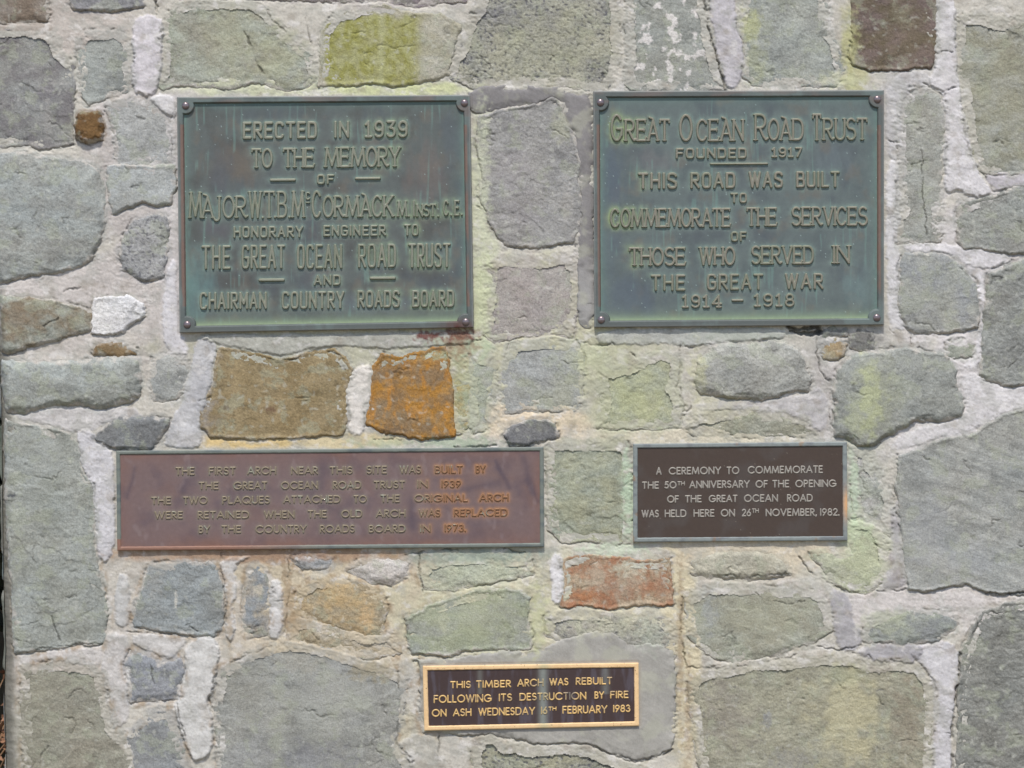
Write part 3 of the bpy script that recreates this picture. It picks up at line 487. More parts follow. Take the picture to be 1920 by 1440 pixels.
for n, (poly, c, lab) in enumerate(CEM):
    P = chaikin(poly, 1); s = patch(poly, 12); X, Y = PX[s], PY[s]
    d = sdf_poly(QX[s], QY[s], P) + 3.0 * fbm(X / 16, Y / 16, 340 + n, 4, .6)
    H = np.where(d > 0, 1.2 + 3.2 * (1 - (1 - np.clip(d / 4, 0, 1)) ** 2), 1.2 + d * 4.) + .7 * fbm(X / 60, Y / 60, 300 + n, 4) + .35 * fbm(X / 9, Y / 9, 310 + n, 3)
    trow = fbm((X * .8 + Y * .5) / 60, (Y * .8 - X * .5) / 7, 345 + n, 4); H = H + .35 * trow
    soft = sstep(-.3, .4, fbm(X / 60, Y / 60, 347 + n, 3)); H = H + (np.minimum(H, -2.5 + 6.0 * sstep(-4, 16, d) - np.clip(-d, 0, 9) * .5) - H) * soft
    H = np.minimum(H - CR_D[s] * .6, LIMIT[s] + .8)
    C = lin(c) * (1 + .12 * fbm(X / 70, Y / 70, 320 + n, 4) + .05 * noise(X / 6, Y / 6, 321 + n) + .05 * noise(X / 2.5, Y / 2.5, 325))[..., None]
    if n == 0:
        lo = sstep(470, 560, Y + 30 * fbm(X / 40, Y / 40, 330, 3)) * .9
        C = C + (lin((160, 158, 154)) - C) * lo[..., None]
    C = C * (1 + .08 * trow + .09 * noise(X / 3, Y / 3, 348) + .08 * fbm(X / 20, Y / 50, 349, 4))[..., None]; gr = sstep(.05, .4, fbm(X / 50, Y / 50, 335, 5)) * .4; C = C + (lin((178, 178, 158)) - C) * gr[..., None]
    C = stains(C, s); C = C * (1 - .5 * CR_M[s])[..., None]
    Vt, F, Cc = grid_vf(X, Y, H, (d > -7) & (PD[s] < 14), C)
    o = link("cement_patch", mesh_from("cement_patch", Vt, F, Cc), M_CEMENT, wall); o["label"] = lab
    DMAX[s] = np.maximum(DMAX[s], d)

# mortar bed, one continuous sheet with raised pointing
SMO = sstep(-.25, .35, fbm(PX / 110, PY / 110, 204, 3)); H = 2.2 * fbm(PX / 60, PY / 60, 200, 4, .5) + (.35 + 1.1 * SMO) * fbm(PX / 14, PY / 14, 201, 4, .6) + (.1 + .5 * SMO) * noise(PX / 4, PY / 4, 202) + .7 * fbm((PX + PY * .4) / 70, (PY - PX * .4) / 12, 205, 3) * (1 - SMO)
C = np.empty(PX.shape + (3,)); C[:] = lin((191, 186, 174))
for cx, cy, rx, ry, c, w in MREG:
    r = np.hypot((PX - cx) / rx, (PY - cy) / ry)
    k = sstep(0, .6, 1.25 - r + .4 * fbm(PX / 40, PY / 40, cx * .013, 3)) * w
    cl = lin(c) * .98; cl = cl.mean() + (cl - cl.mean()) * .92; C += (cl - C) * k[..., None]
for n, (poly, c, rs) in enumerate(PAD):
    s = patch(poly, 12); X, Y = PX[s], PY[s]
    d = sdf_poly(QX[s], QY[s], chaikin(poly, 2))
    d = d + 1.8 * fbm(X / 8, Y / 8, 215 + n, 3); u = np.clip((d + 1) / 5, 0, 1); k = 1 - (1 - u) ** 2
    H[s] += k * rs * .8 - k * .6 * 1.5 * fbm(X / 14, Y / 14, 201, 4, .6) + k * 1.6 * fbm(X / 34, Y / 34, 210 + n, 4)
    kc = sstep(-3, 2.5, d + 3 * fbm(X / 12, Y / 12, 220 + n, 3))
    cp = lin(c); cp = cp.mean() + (cp - cp.mean()) * .6; C[s] += (cp * (1 + .2 * fbm(X / 30, Y / 22, 230 + n, 4))[..., None] - C[s]) * (kc * .92)[..., None]
gap = DMAX * 1.0                                                    # dark open joint along parts of the stones' rims
gy0 = np.gradient(np.clip(DMAX, -60, 60), STEP, axis=0)
gm = sstep(.05, .5, fbm(PX / 60, PY / 60, 240, 4) + .12 - .3 * gy0)
gk = np.exp(-((gap + 1.0) / 2.0) ** 2) * gm
H -= 3.6 * gk
gyv = np.gradient(np.clip(DMAX, -60, 60), STEP, axis=0)
nearst = np.exp(-np.clip(-DMAX, 0, 60) / 9.0)
H += nearst * np.clip(gyv, -1, 1) * (1.6 + 1.2 * fbm(PX / 50, PY / 50, 260, 3))
H -= CR_D * .9
C *= (1 + .09 * fbm(PX / 24, PY / 24, 250, 4) + .10 * noise(PX / 5, PY / 5, 251) + .07 * noise(PX / 2.6, PY / 2.6, 253) + .05 * GLOB)[..., None]
nk = sstep(-.1, .5, fbm(PX / 30, PY / 26, 258, 6, .6) + .45 + np.minimum(DMAX, 0) / 14.) * .5
C += (NEARC * 1.04 - C) * nk[..., None]
bl = sstep(.12, .34, fbm(PX / 42, PY / 34, 256, 5, .55)); C += (lin((164, 163, 154)) - C) * (bl * .4)[..., None]
wh = sstep(.2, .45, fbm(PX / 30, PY / 26, 257, 5, .6)); C += (lin((212, 208, 202)) - C) * (wh * .5)[..., None]
grit = sstep(.5, .8, noise(PX / 4.5, PY / 4.5, 252)) * .4; C += (lin((150, 138, 122)) - C) * grit[..., None]
dirt = sstep(.25, .7, fbm(PX / 36, PY / 36, 254, 4)) * .42; C += (lin((146, 136, 122)) - C) * dirt[..., None]
bro = sstep(0, .5, fbm(PX / 24, PY / 40, 259, 5, .6) + .1) * np.exp(-((DMAX + 4) / 6.0) ** 2) * sstep(1000, 1060, PY) * (1 - sstep(760, 900, PX) * .7)
C += (lin((152, 130, 102)) - C) * (bro * .65)[..., None]
C = stains(C, (slice(None), slice(None)))
C += (lin((112, 109, 98)) - C) * (sstep(560, 680, PY) * (1 - sstep(10, 34, DL + 6 * fbm(PX / 14, PY / 20, 262, 3))) * .8)[..., None]  # shade on the rounded left corner, painted into the mortar as dark grey
C *= (1 - .5 * np.maximum(CR_M, gk * .35))[..., None]
H = np.minimum(H, LIMIT - .3)
lk = np.clip(DL / 26, 0, 1); H = H - 30 * (1 - lk) ** 2
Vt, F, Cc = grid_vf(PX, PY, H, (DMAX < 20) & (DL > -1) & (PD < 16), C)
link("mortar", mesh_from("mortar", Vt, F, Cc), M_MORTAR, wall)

# masonry beyond the picture: same rubble in coarser form, plus the wall's body
OS = 7.0
oxs = np.arange(-60, 2500, OS); oys = np.arange(-520, 1925, OS)
OX, OY = np.meshgrid(oxs, oys)
cr = np.random.RandomState(3); cells = []
for i in range(-2, 22):
    for j in range(-6, 18): cells.append((i * 130 + cr.uniform(15, 115) + (j % 2) * 60, j * 115 + cr.uniform(12, 100)))
cells = np.array(cells); f1 = np.full(OX.shape, 1e9); f2 = np.full(OX.shape, 1e9); cid = np.zeros(OX.shape, int)
ox_ = OX + 14 * fbm(OX / 60, OY / 60, 400, 3); oy_ = OY + 14 * fbm(OX / 60, OY / 60, 401, 3)
for i, (a, b) in enumerate(cells):
    d = np.hypot((ox_ - a) * .85, oy_ - b); nw = d < f1
    f2 = np.where(nw, f1, np.minimum(f2, d)); cid = np.where(nw, i, cid); f1 = np.where(nw, d, f1)
ed = f2 - f1; sk = sstep(10, 26, ed)
cc = cr.uniform(.8, 1.1, (len(cells), 1)) * lin((156, 157, 148)) * (1 + cr.uniform(-.12, .12, (len(cells), 3)) * np.array([1, .4, -1]))
C = lin((190, 183, 172)) + (cc[cid] - lin((190, 183, 172))) * sk[..., None]
C = C * (1 + .15 * fbm(OX / 40, OY / 40, 410, 4))[..., None]
H = -3 + 9 * sk + 4 * fbm(OX / 45, OY / 45, 411, 4)
OEDGE = np.interp(OY, [-60, 300, 560, 650, 760, 960, 1100, 1220, 1300, 1440, 1500], [-48, -34, -12, -6, 0, 2, 4, 8, 5, 9, 12])
H = H - 26 * (1 - np.clip((OX - OEDGE) / 26, 0, 1)) ** 2
inner = (OX > x0 + 12) & (OX < x1 - 12) & (OY > y0 + 12) & (OY < y1 - 12)
Vt, F, Cc = grid_vf(OX, OY, H, ~inner & (OX > OEDGE - 3), C)
link("masonry", mesh_from("masonry", Vt, F, Cc), M_STONE, wall)
# rubble facing on the wall's left return
dS = np.linspace(-2, 500, 100); SX, SY = np.meshgrid(dS, np.arange(-520, 1925, 6.))
f1 = np.full(SX.shape, 1e9); f2 = f1.copy(); cid = np.zeros(SX.shape, int); sx_ = SX + 14 * fbm(SX / 60, SY / 60, 430, 3); sy_ = SY + 14 * fbm(SX / 60, SY / 60, 431, 3)
for i, (a, b) in enumerate(cells):
    if a > 640: continue
    d = np.hypot((sx_ - a) * .85, sy_ - b); nw = d < f1
    f2 = np.where(nw, f1, np.minimum(f2, d)); cid = np.where(nw, i, cid); f1 = np.where(nw, d, f1)
sk = sstep(8, 26, f2 - f1); C = lin((168, 163, 152)) + (cc[cid] * .85 - lin((168, 163, 152))) * sk[..., None]; C = C * (1 + .15 * fbm(SX / 40, SY / 40, 432, 4))[..., None]
Hs = (2 + 9 * sk + 4 * fbm(SX / 45, SY / 45, 433, 4)) * np.clip(SX / 20, 0, 1)
SE = np.interp(SY, [-60, 300, 560, 650, 760, 960, 1100, 1220, 1300, 1440, 1500], [-48, -34, -12, -6, 0, 2, 4, 8, 5, 9, 12])
idx = np.arange(SX.size).reshape(SX.shape)
F = np.stack([idx[:-1, :-1].ravel(), idx[:-1, 1:].ravel(), idx[1:, 1:].ravel(), idx[1:, :-1].ravel()], 1)[:, ::-1]
link("masonry", mesh_from("masonry", np.stack([wx(SE - 1.5).ravel() - Hs.ravel() / 1000, .028 + SX.ravel() / S, wz(SY).ravel()], 1), F, C.reshape(-1, 3)), M_STONE, wall)
# body: prism following the left corner
ys_ = np.arange(-520, 1930, 30.); L_ = np.interp(ys_, [-60, 300, 560, 650, 760, 960, 1100, 1220, 1300, 1440, 1500], [-48, -34, -12, -6, 0, 2, 4, 8, 5, 9, 12]) - 1
V = []; F = []
for i, y in enumerate(ys_):
    z = max(wz(y), -.05)
    for xx, yy in ((wx(L_[i]), .030), (wx(L_[i]), .62), (wx(2505), .62), (wx(2505), .030)): V.append((xx, yy, z))
for i in range(len(ys_) - 1):
    for a in range(4):
        b = (a + 1) % 4; F.append((i * 4 + a, i * 4 + b, (i + 1) * 4 + b, (i + 1) * 4 + a))
F.append((3, 2, 1, 0)); n_ = (len(ys_) - 1) * 4; F.append((n_, n_ + 1, n_ + 2, n_ + 3))
Cb = np.tile(lin((112, 112, 104)), (len(V), 1))
link("wall_body", mesh_from("wall_body", V, F, Cb, smooth=False), M_STONE, wall)

# ------------------------------------------------------------------ lettering
def arc(cx, cy, rx, ry, a0, a1, e=2., n=14):
    r = []
    for t in np.linspace(math.radians(a0), math.radians(a1), n):
        c, s = math.cos(t), math.sin(t)
        r.append((cx + rx * math.copysign(abs(c) ** (2 / e), c), cy + ry * math.copysign(abs(s) ** (2 / e), s)))
    return r

def glyph(ch, sty):
    """strokes [(points, thickness factor)], width ; unit height"""
    geo, mono, ser = sty == 'geo', sty == 'mono', sty == 'serif'
    e = 3.6 if mono else 2.
    wO = .96 if geo else (.56 if mono else .62)
    wb = .56 if mono else .5
    st_, feet, w = [], [], 0.
    def s(*p, t=1.): st_.append((list(p), t))
    b = e if mono else 2.2
    if ch in 'AÀ':
        w = .78 if geo else .62; s((0, 0), (w / 2, 1), (w, 0)); s((w * .17, .32), (w * .83, .32), t=.85); feet = [(0, 0), (w, 0)]
        if ch == 'À': s((w / 2 + .02, .97), (w / 2 - .05, 1.07), (w / 2 - .24, 1.12), t=.9)
    elif ch == 'B': w = wb; s((0, 0), (0, 1)); s(*([(0, 1)] + arc(w * .45, .76, w * .47, .24, 90, -90, b) + [(0, .52)])); s(*([(0, .52)] + arc(w * .5, .26, w * .5, .26, 90, -90, b) + [(0, 0)])); feet = [(0, 0), (0, 1)]
    elif ch == 'C': w = wO * .86; s(*arc(wO / 2, .5, wO / 2, .5, 42 if not mono else 32, 318 if not mono else 328, e, 20)); w = wO * (.9 if geo else 1)
    elif ch == 'D': w = .74 if geo else wO; s((0, 0), (0, 1), *arc(w * .4, .5, w * .6, .5, 90, -90, b + .2), (0, 0)); feet = [(0, 0), (0, 1)]
    elif ch in 'EF':
        w = .46 if geo else .5; s((0, 0), (0, 1)); s((0, 1), (w, 1)); s((0, .52), (w * .86, .52))
        if ch == 'E': s((0, 0), (w, 0))
        feet = [(0, 1)] if ch == 'E' else [(0, 0), (0, 1)]
        if ser:
            s((w, 1), (w, .88), t=.7); s((w * .86, .60), (w * .86, .44), t=.7)
            if ch == 'E': s((w, 0), (w + .07, .15), t=.8); w += .05; feet.append((0, 0))
    elif ch == 'G': w = wO; s(*arc(wO / 2, .5, wO / 2, .5, 42 if not mono else 32, 350 if geo else 335, e, 22)); s((wO * .55, .46), (wO, .46)); s((wO, .46), (wO * (1. if mono else .97), .2)) 
    elif ch == 'H': w = .66 if geo else .56; s((0, 0), (0, 1)); s((w, 0), (w, 1)); s((0, .52), (w, .52)); feet = [(0, 0), (0, 1), (w, 0), (w, 1)]
    elif ch == 'I': w = 0.; s((0, 0), (0, 1)); feet = [(0, 0), (0, 1)]
    elif ch == 'J': w = .3; s((.22, 1), (.22, .1), *arc(.06, .05, .16, .2, 0, -140)); feet = [(.22, 1)]
    elif ch == 'K': w = .6; s((0, 0), (0, 1)); s((.56, 1), (0, .40)); s((.16, .58), (.6, 0)); feet = [(0, 0), (0, 1), (.56, 1), (.6, 0)]
    elif ch == 'L': w = .44 if geo else .48; s((0, 1), (0, 0), (w, 0)); feet = [(0, 1)]
    elif ch == 'M':
        if mono: w = .66; s((0, 0), (0, 1), (w / 2, .3), (w, 1), (w, 0))
        else: w = .92 if geo else .86; s((0, 0), (w * .12, 1), (w / 2, .06), (w * .88, 1), (w, 0)); feet = [(0, 0), (w, 0), (w * .1, 1), (w * .9, 1)]
    elif ch == 'N': w = .7 if geo else .58; s((0, 0), (0, 1), (w, 0), (w, 1)); feet = [(0, 0), (0, 1), (w, 1)]
    elif ch in 'O': w = wO; s(*arc(wO / 2, .5, wO / 2, .5, 0, 360, e, 30))
    elif ch == '0': w = .9 if geo else .58; s(*arc(w / 2, .5, w / 2, .5, 0, 360, 2, 28))
    elif ch == 'Q': w = wO; s(*arc(wO / 2, .5, wO / 2, .5, 0, 360, e, 30)); s((wO * .6, .26), (wO, -.04))
    elif ch in 'PR':
        w = .5 if geo else .54; s((0, 0), (0, 1)); s(*([(0, 1)] + arc(w * .42, .74, w * .53, .26, 90, -90, b) + [(0, .48)])); feet = [(0, 0), (0, 1)]
        if ch == 'R':
            if ser: s((w * .4, .48), (w * .8, .12), (w * 1.02, .01), (w * 1.2, .06)); w *= 1.12
            else: s((w * .35, .48), (w * 1.02, 0))
    elif ch == 'S':
        w = .5 if geo else .54
        if mono: s(*(arc(w * .5, .74, w * .5, .26, 15, 200, 3., 12) + [(w * .12, .6), (w * .86, .42)] + arc(w * .5, .26, w * .5, .26, 20, -165, 3., 12)))
        else: s(*(arc(w * .5, .75, w * .46, .25, 35, 240, 2., 12) + arc(w * .5, .26, w * .5, .26, 65, -145, 2., 12)))
    elif ch == 'T':
        w = .54 if geo else .56; s((0, 1), (w, 1)); s((w / 2, 1), (w / 2, 0)); feet = [(w / 2, 0)]
        if ser: s((0, 1), (-.02, .86), t=.8); s((w, 1), (w + .02, .86), t=.8)
    elif ch == 'U': w = .6 if geo else .56; s((0, 1), (0, .3), *arc(w / 2, .3, w / 2, .3, 180, 360, e, 14), (w, 1)); feet = [(0, 1), (w, 1)]
    elif ch == 'V': w = .74 if geo else .6; s((0, 1), (w / 2, 0), (w, 1)); feet = [(0, 1), (w, 1)]
    elif ch == 'W': w = 1.08 if geo else .84; s((0, 1), (w * .26, 0), (w * .5, 1), (w * .74, 0), (w, 1)); feet = [(0, 1), (w, 1), (w * .5, 1)]
    elif ch == 'Y': w = .7 if geo else .6; s((0, 1), (w / 2, .46), (w, 1)); s((w / 2, .46), (w / 2, 0)); feet = [(0, 1), (w, 1), (w / 2, 0)]
    elif ch == '1':
        if geo: w = 0.; s((0, 0), (0, 1))
        else: w = .34; s((.18, 0), (.18, 1), (0, .82)); s((0, 0), (.36, 0))
    elif ch == '2': w = .5; s(*(arc(.25, .72, .25, .28, 165, -25) + [(0, 0), (.52, 0)]))
    elif ch == '3':
        w = .5
        if geo: s(*(arc(.24, .76, .21, .24, 150, -80) + arc(.24, .27, .26, .27, 80, -150)))
        else: s((.02, 1), (.48, 1), (.2, .58), *arc(.24, .29, .27, .29, 80, -150))
    elif ch == '4': w = .6; s((.44, 0), (.44, 1), (0, .28), (.62, .28)); s((.3, 0), (.6, 0))
    elif ch == '5': w = .5; s((.46, 1), (.12, 1), (.06, .56), *arc(.23, .32, .27, .32, 100, -140))
    elif ch == '6': w = .54; s(*arc(.27, .29, .27, .29, 0, 360, 2, 22)); s((.42, 1), (.2, .66), (.03, .4))
    elif ch == '7': w = .5; s((0, 1), (.5, 1), (.14, 0))
    elif ch == '8': w = .54; s(*arc(.27, .75, .22, .25, 0, 360, 2, 20)); s(*arc(.27, .27, .27, .27, 0, 360, 2, 22))
    elif ch == '9':
        w = .54; s(*arc(.27, .71, .27, .29, 0, 360, 2, 22))
        if geo: s((.5, .58), (.34, .34), (.12, 0))
        else: s((.54, .71), (.53, .4), *arc(.25, .28, .28, .28, 20, -140))
    elif ch == '.': w = 0.; s((0, 0.0), (0, .03), t=1.2)
    elif ch == ',': w = .04; s((.05, .05), (0, -.12))
    if ser:
        for x, y in feet: s((x - .10, y), (x + .10, y), t=.62)
    elif mono and ch == 'F': pass
    return st_, w

def word_strokes(txt, xa, xb, yt, yb, sty, r, slope, gap):
    Hh = yb - yt - 2 * r; gl = [glyph(c, sty) for c in txt]
    tot = sum(g[1] for g in gl) + gap * (len(gl) - 1)
    sx = (xb - xa - 2 * r) / max(tot, .02) if len(txt) > 1 or gl[0][1] > 0 else 1.
    x = xa + r; out = []
    xm = (xa + xb) / 2
    for st_, w in gl:
        for pts, t in st_:
            out.append(([(x + p[0] * sx, yb - r - p[1] * Hh + slope * (x + p[0] * sx - xm)) for p in pts], r * t))
        x += (w + gap) * sx
    return out

def quad_st(q, xs, ys):
    """bilinear point on a plaque: s across, t down"""
    q = np.array(q, float)
    return ((1 - xs) * (1 - ys))[..., None] * q[0] + (xs * (1 - ys))[..., None] * q[1] + (xs * ys)[..., None] * q[2] + ((1 - xs) * ys)[..., None] * q[3]

def dome(cx, cy, rpx, h0, hh):
    V = []; F = []; ns, nr = 20, 7
    for k in range(nr + 1):
        a = k / nr * math.pi / 2; rr = rpx * math.cos(a)
        for i in range(ns):
            t = i / ns * 2 * math.pi; V.append((wx(cx + rr * math.cos(t)), -(h0 + hh * math.sin(a)) / 1000, wz(cy - rr * math.sin(t))))
    for k in range(nr):
        for i in range(ns): j = (i + 1) % ns; F.append((k * ns + i, k * ns + j, (k + 1) * ns + j, (k + 1) * ns + i))
    base = len(V)
    for i in range(ns): t = i / ns * 2 * math.pi; V.append((wx(cx + rpx * math.cos(t)), -(h0 - 3) / 1000, wz(cy - rpx * math.sin(t))))
    for i in range(ns): j = (i + 1) % ns; F.append((base + i, base + j, j, i))
    return V, F

def plaque(key, name, label, cat, plate_h, rim_w, rim_h, bev, words, bars, let_h, lstep, colours, bolts=(), boss=0, group=None, gaps={}, slope=-.008):
    q = np.array(PLAQ[key], float)
    bx, bz = wx((q[2, 0] + q[3, 0]) / 2), wz((q[2, 1] + q[3, 1]) / 2)
    root = empty(name, (bx, 0, bz), label, cat, group)
    off = np.array([bx, 0, bz])
    strokes = []
    for txt, xa, xb, yt, yb, sty, r in words:
        strokes.append(word_strokes(txt, xa, xb, yt, yb, sty, r, slope, gaps.get(sty, .3)))
    for xa, xb, yt, yb in bars:
        r = (yb - yt) / 2; strokes.append([([(xa + r, (yt + yb) / 2 - slope * (xa - xb) / 2 * -1), (xb - r, (yt + yb) / 2 + slope * (xb - xa) / 2)], r)])
    # plate with patina; distance to the lettering drives the patina halo
    step = 1.5
    nx, ny = int(np.hypot(*(q[1] - q[0])) / step), int(np.hypot(*(q[3] - q[0])) / step)
    sx, sy = np.meshgrid(np.linspace(.002, .998, nx), np.linspace(.002, .998, ny))
    P = quad_st(q, sx, sy); X, Y = P[..., 0], P[..., 1]
    din = sdf_poly(X, Y, q)
    LD = np.full(X.shape, 60.)
    for ws in strokes:
        pts = np.array([p for st_, _ in ws for p in st_])
        a, b, c_, d_ = pts[:, 0].min() - 26, pts[:, 0].max() + 26, pts[:, 1].min() - 26, pts[:, 1].max() + 26
        m = (X > a) & (X < b) & (Y > c_) & (Y < d_)
        if not m.any(): continue
        xs, ys = X[m], Y[m]; dd = np.full(xs.shape, 60.)
        for st_, r in ws: dd = np.minimum(dd, polyline_d(xs, ys, st_) - r)
        LD[m] = np.minimum(LD[m], dd)
    C = colours(X, Y, din, LD)
    Hp = plate_h + .25 * fbm(X / 60, Y / 60, 500, 3) - .0 * X
    Vt, F, Cc = grid_vf(X, Y, Hp, np.ones(X.shape, bool), C['plate'])
    # side walls of the slab
    ring = np.concatenate([np.arange(nx), np.arange(1, ny) * nx + nx - 1, (ny - 1) * nx + np.arange(nx - 2, -1, -1), np.arange(ny - 2, 0, -1) * nx])
    back = Vt[ring].copy(); back[:, 1] = .006; nb = len(Vt)
    idx = np.arange(len(ring)); nxt = (idx + 1) % len(ring)
    F2 = np.stack([ring[idx], ring[nxt], nb + nxt, nb + idx], 1)
    Vt = np.concatenate([Vt, back]); F = np.concatenate([F, F2]); Cc = np.concatenate([Cc, Cc[ring]])
    link("plate", mesh_from("plate", Vt - off, F, Cc), M_PLATE, root)
    # rim with corner bosses
    step = 1.0
    nx, ny = int(np.hypot(*(q[1] - q[0])) / step), int(np.hypot(*(q[3] - q[0])) / step)
    sx, sy = np.meshgrid(np.linspace(0, 1, nx), np.linspace(0, 1, ny))
    P = quad_st(q, sx, sy); X, Y = P[..., 0], P[..., 1]
    din = sdf_poly(X, Y, q)
    ir = rim_w - din                                            # >0 within the rim
    if boss:
        for bx_, by_ in bolts: ir = np.maximum(ir, boss - np.hypot(X - bx_, Y - by_))
    ir = ir + .25 * fbm(X / 9, Y / 9, 520, 2)
    k = np.clip(ir / bev, -1, 1)
    Hr = np.where(ir > 0, plate_h - .6 + (rim_h + .6) * sstep(0, 1, k), plate_h - .6 + ir * 2)
    Hr = Hr - 1.2 * sstep(0, 1, 1 - np.clip(din / 1.6, 0, 1)) + .18 * fbm(X / 22, Y / 22, 521, 3)
    C = colours(X, Y, din, np.full(X.shape, 60.))
    Vt, F, Cc = grid_vf(X, Y, Hr, ir > -1.2, C['rim'])
    bnd = []
    idx_all = np.full(X.shape, -1)
    kk = (ir > -1.2)
    # outer skirt
    o = np.concatenate([P[0, :], P[1:, -1], P[-1, -2::-1], P[-2:0:-1, 0]])
    oh = np.concatenate([Hr[0, :], Hr[1:, -1], Hr[-1, -2::-1], Hr[-2:0:-1, 0]])
    oc = np.concatenate([C['rim'][0, :], C['rim'][1:, -1], C['rim'][-1, -2::-1], C['rim'][-2:0:-1, 0]])
    f = np.stack([wx(o[:, 0]), -oh / 1000, wz(o[:, 1])], 1); bk = f.copy(); bk[:, 1] = .004
    nb = len(Vt); m_ = len(o); i_ = np.arange(m_); j_ = (i_ + 1) % m_
    Vt = np.concatenate([Vt, f, bk]); Cc = np.concatenate([Cc, oc, oc])
    F = np.concatenate([F, np.stack([nb + i_, nb + j_, nb + m_ + j_, nb + m_ + i_], 1)])
    link("frame", mesh_from("frame", Vt - off, F, Cc), M_PLATE, root)
    # raised letters
    VV, FF, CC, nv = [], [], [], 0
    for ws in strokes:
        pts = np.array([p for st_, _ in ws for p in st_]); mr = max(r for _, r in ws) + 2
        gx, gy = np.meshgrid(np.arange(pts[:, 0].min() - mr, pts[:, 0].max() + mr, lstep), np.arange(pts[:, 1].min() - mr, pts[:, 1].max() + mr, lstep))
        d = np.full(gx.shape, -60.)
        for st_, r in ws: d = np.maximum(d, r - polyline_d(gx, gy, st_))
        bv = np.clip(d / (max(r for _, r in ws) * .5), -1, 1)
        h = plate_h - .5 + (let_h + .5) * np.where(d > 0, 1 - (1 - bv) ** 2, 0) + np.minimum(d, 0) * 3.0
        cL = colours(gx, gy, np.full(gx.shape, 60.), -d)['letter']
        v, f, c = grid_vf(gx, gy, h, d > -1.0, cL)
        if len(f) == 0: continue
        VV.append(v); FF.append(f + nv); CC.append(c); nv += len(v)
    link("lettering", mesh_from("lettering", np.concatenate(VV) - off, np.concatenate(FF), np.concatenate(CC)), M_LETTER, root)
    for bx_, by_ in bolts:
        V, F = dome(bx_, by_, 7.2, plate_h + rim_h - .5, 5.0)
        V = np.array(V) - off
        link("bolt", mesh_from("bolt", V, F, np.tile(lin((132, 120, 121)), (len(V), 1)) * (1 + .1 * noise(V[:, :1] * 300, V[:, 2:] * 300))), M_BOLT, root)
    return root

def mixc(C, c, k): return C + (lin(c) - C) * np.clip(k, 0, 1)[..., None]
def flat(c, X): return np.tile(lin(c), X.shape + (1,))

def green_colours(seed, teal, dark, letter, yel, spots):
    def f(X, Y, din, LD):
        q = PLAQ['P1'] if X.mean() < 1000 else PLAQ['P2']
        n1 = fbm(X / 90, Y / 70, seed, 5); n2 = fbm(X / 18, Y / 60, seed + 1, 4); n3 = fbm(X / 12, Y / 12, seed + 2, 3)
        C = flat(teal, X)
        C = mixc(C, dark, sstep(-.15, .55, n1 + .25 * n2) * .8)
        C = mixc(C, (82, 88, 92), sstep(.0, .5, fbm(X / 70, Y / 110, seed + 5, 4)) * .65)
        C = mixc(C, (112, 104, 92), sstep(.15, .6, fbm(X / 50, Y / 60, seed + 6, 4)) * .45)
        for cx, cy, rx, ry, c_, k_ in spots:
            rr_ = np.hypot((X - cx) / rx, (Y - cy) / ry); C = mixc(C, c_, sstep(0, .9, 1.1 - rr_ + .5 * n2) * k_)
        halo = np.exp(-np.clip(LD, 0, 60) / 4.0); 
        C = mixc(C, (124, 143, 133), halo * (.62 + .4 * n3))
        C = mixc(C, (146, 160, 108), halo * yel(X, Y) * (.7 + .5 * n3))
        run = sstep(.2, .6, fbm(X / 7, Y / 120, seed + 7, 3)) * sstep(.0, .4, fbm(X / 60, Y / 60, seed + 8, 3) + .1)
        C = mixc(C, (116, 148, 138), run * .4)
        rimg = np.exp(-np.clip(din - 13, 0, 60) / 7.0); C = mixc(C, (108, 138, 128), rimg * .6)
        yb_ = q[3][1] + (X - q[3][0]) * (q[2][1] - q[3][1]) / (q[2][0] - q[3][0]) - Y; bot = np.exp(-np.clip(yb_ - 13, 0, 60) / 7.); C = mixc(C, (160, 176, 134), bot * .75)
        dots = sstep(.80, .86, noise(X / 3.1, Y / 3.1, seed + 9) + .1 * n1); C = mixc(C, (170, 190, 185), dots * .8)
        C = C * (1 + .06 * n3)[..., None]
        R = flat((93, 99, 96), X)
        R = mixc(R, (108, 121, 117), sstep(0, .5, n1 + .3 * n2) * .7)
        side = np.minimum(np.abs(X - q[0][0] - (Y - 180) * .008), np.abs(X - q[1][0] - (Y - 180) * (.015 if q is PLAQ['P1'] else 0)))
        cop = sstep(4.5, 7.5, side) * (1 - sstep(14, 15, side)) * (Y > 235) * (Y < 575) * sstep(-.5, .1, fbm(X / 30, Y / 90, seed + 11, 3) + .15)
        R = mixc(R, (122, 98, 86), cop * .85)
        R = mixc(R, (116, 104, 98), (Y < 220) * sstep(-.1, .4, fbm(X / 80, Y / 20, seed + 12, 3)) * .6)
        R = mixc(R, (150, 150, 146), (din < 2.2) * .35)
        R = mixc(R, (92, 52, 44), np.exp(-((X - 862) ** 2 / 900 + (Y - 613) ** 2 / 160)) * (.8 + .5 * n3))
        Lc = flat(letter, X); Lc = mixc(Lc, (142, 132, 112), sstep(0, .5, fbm(X / 9, Y / 9, seed + 14, 3)) * .35); Lc = mixc(Lc, (126, 128, 108), sstep(-.1, .5, n1) * .6); Lc = mixc(Lc, (120, 140, 122), np.clip(1 + LD / 2.2, 0, 1) * .55)
        return {'plate': C, 'rim': R, 'letter': Lc}
    return f

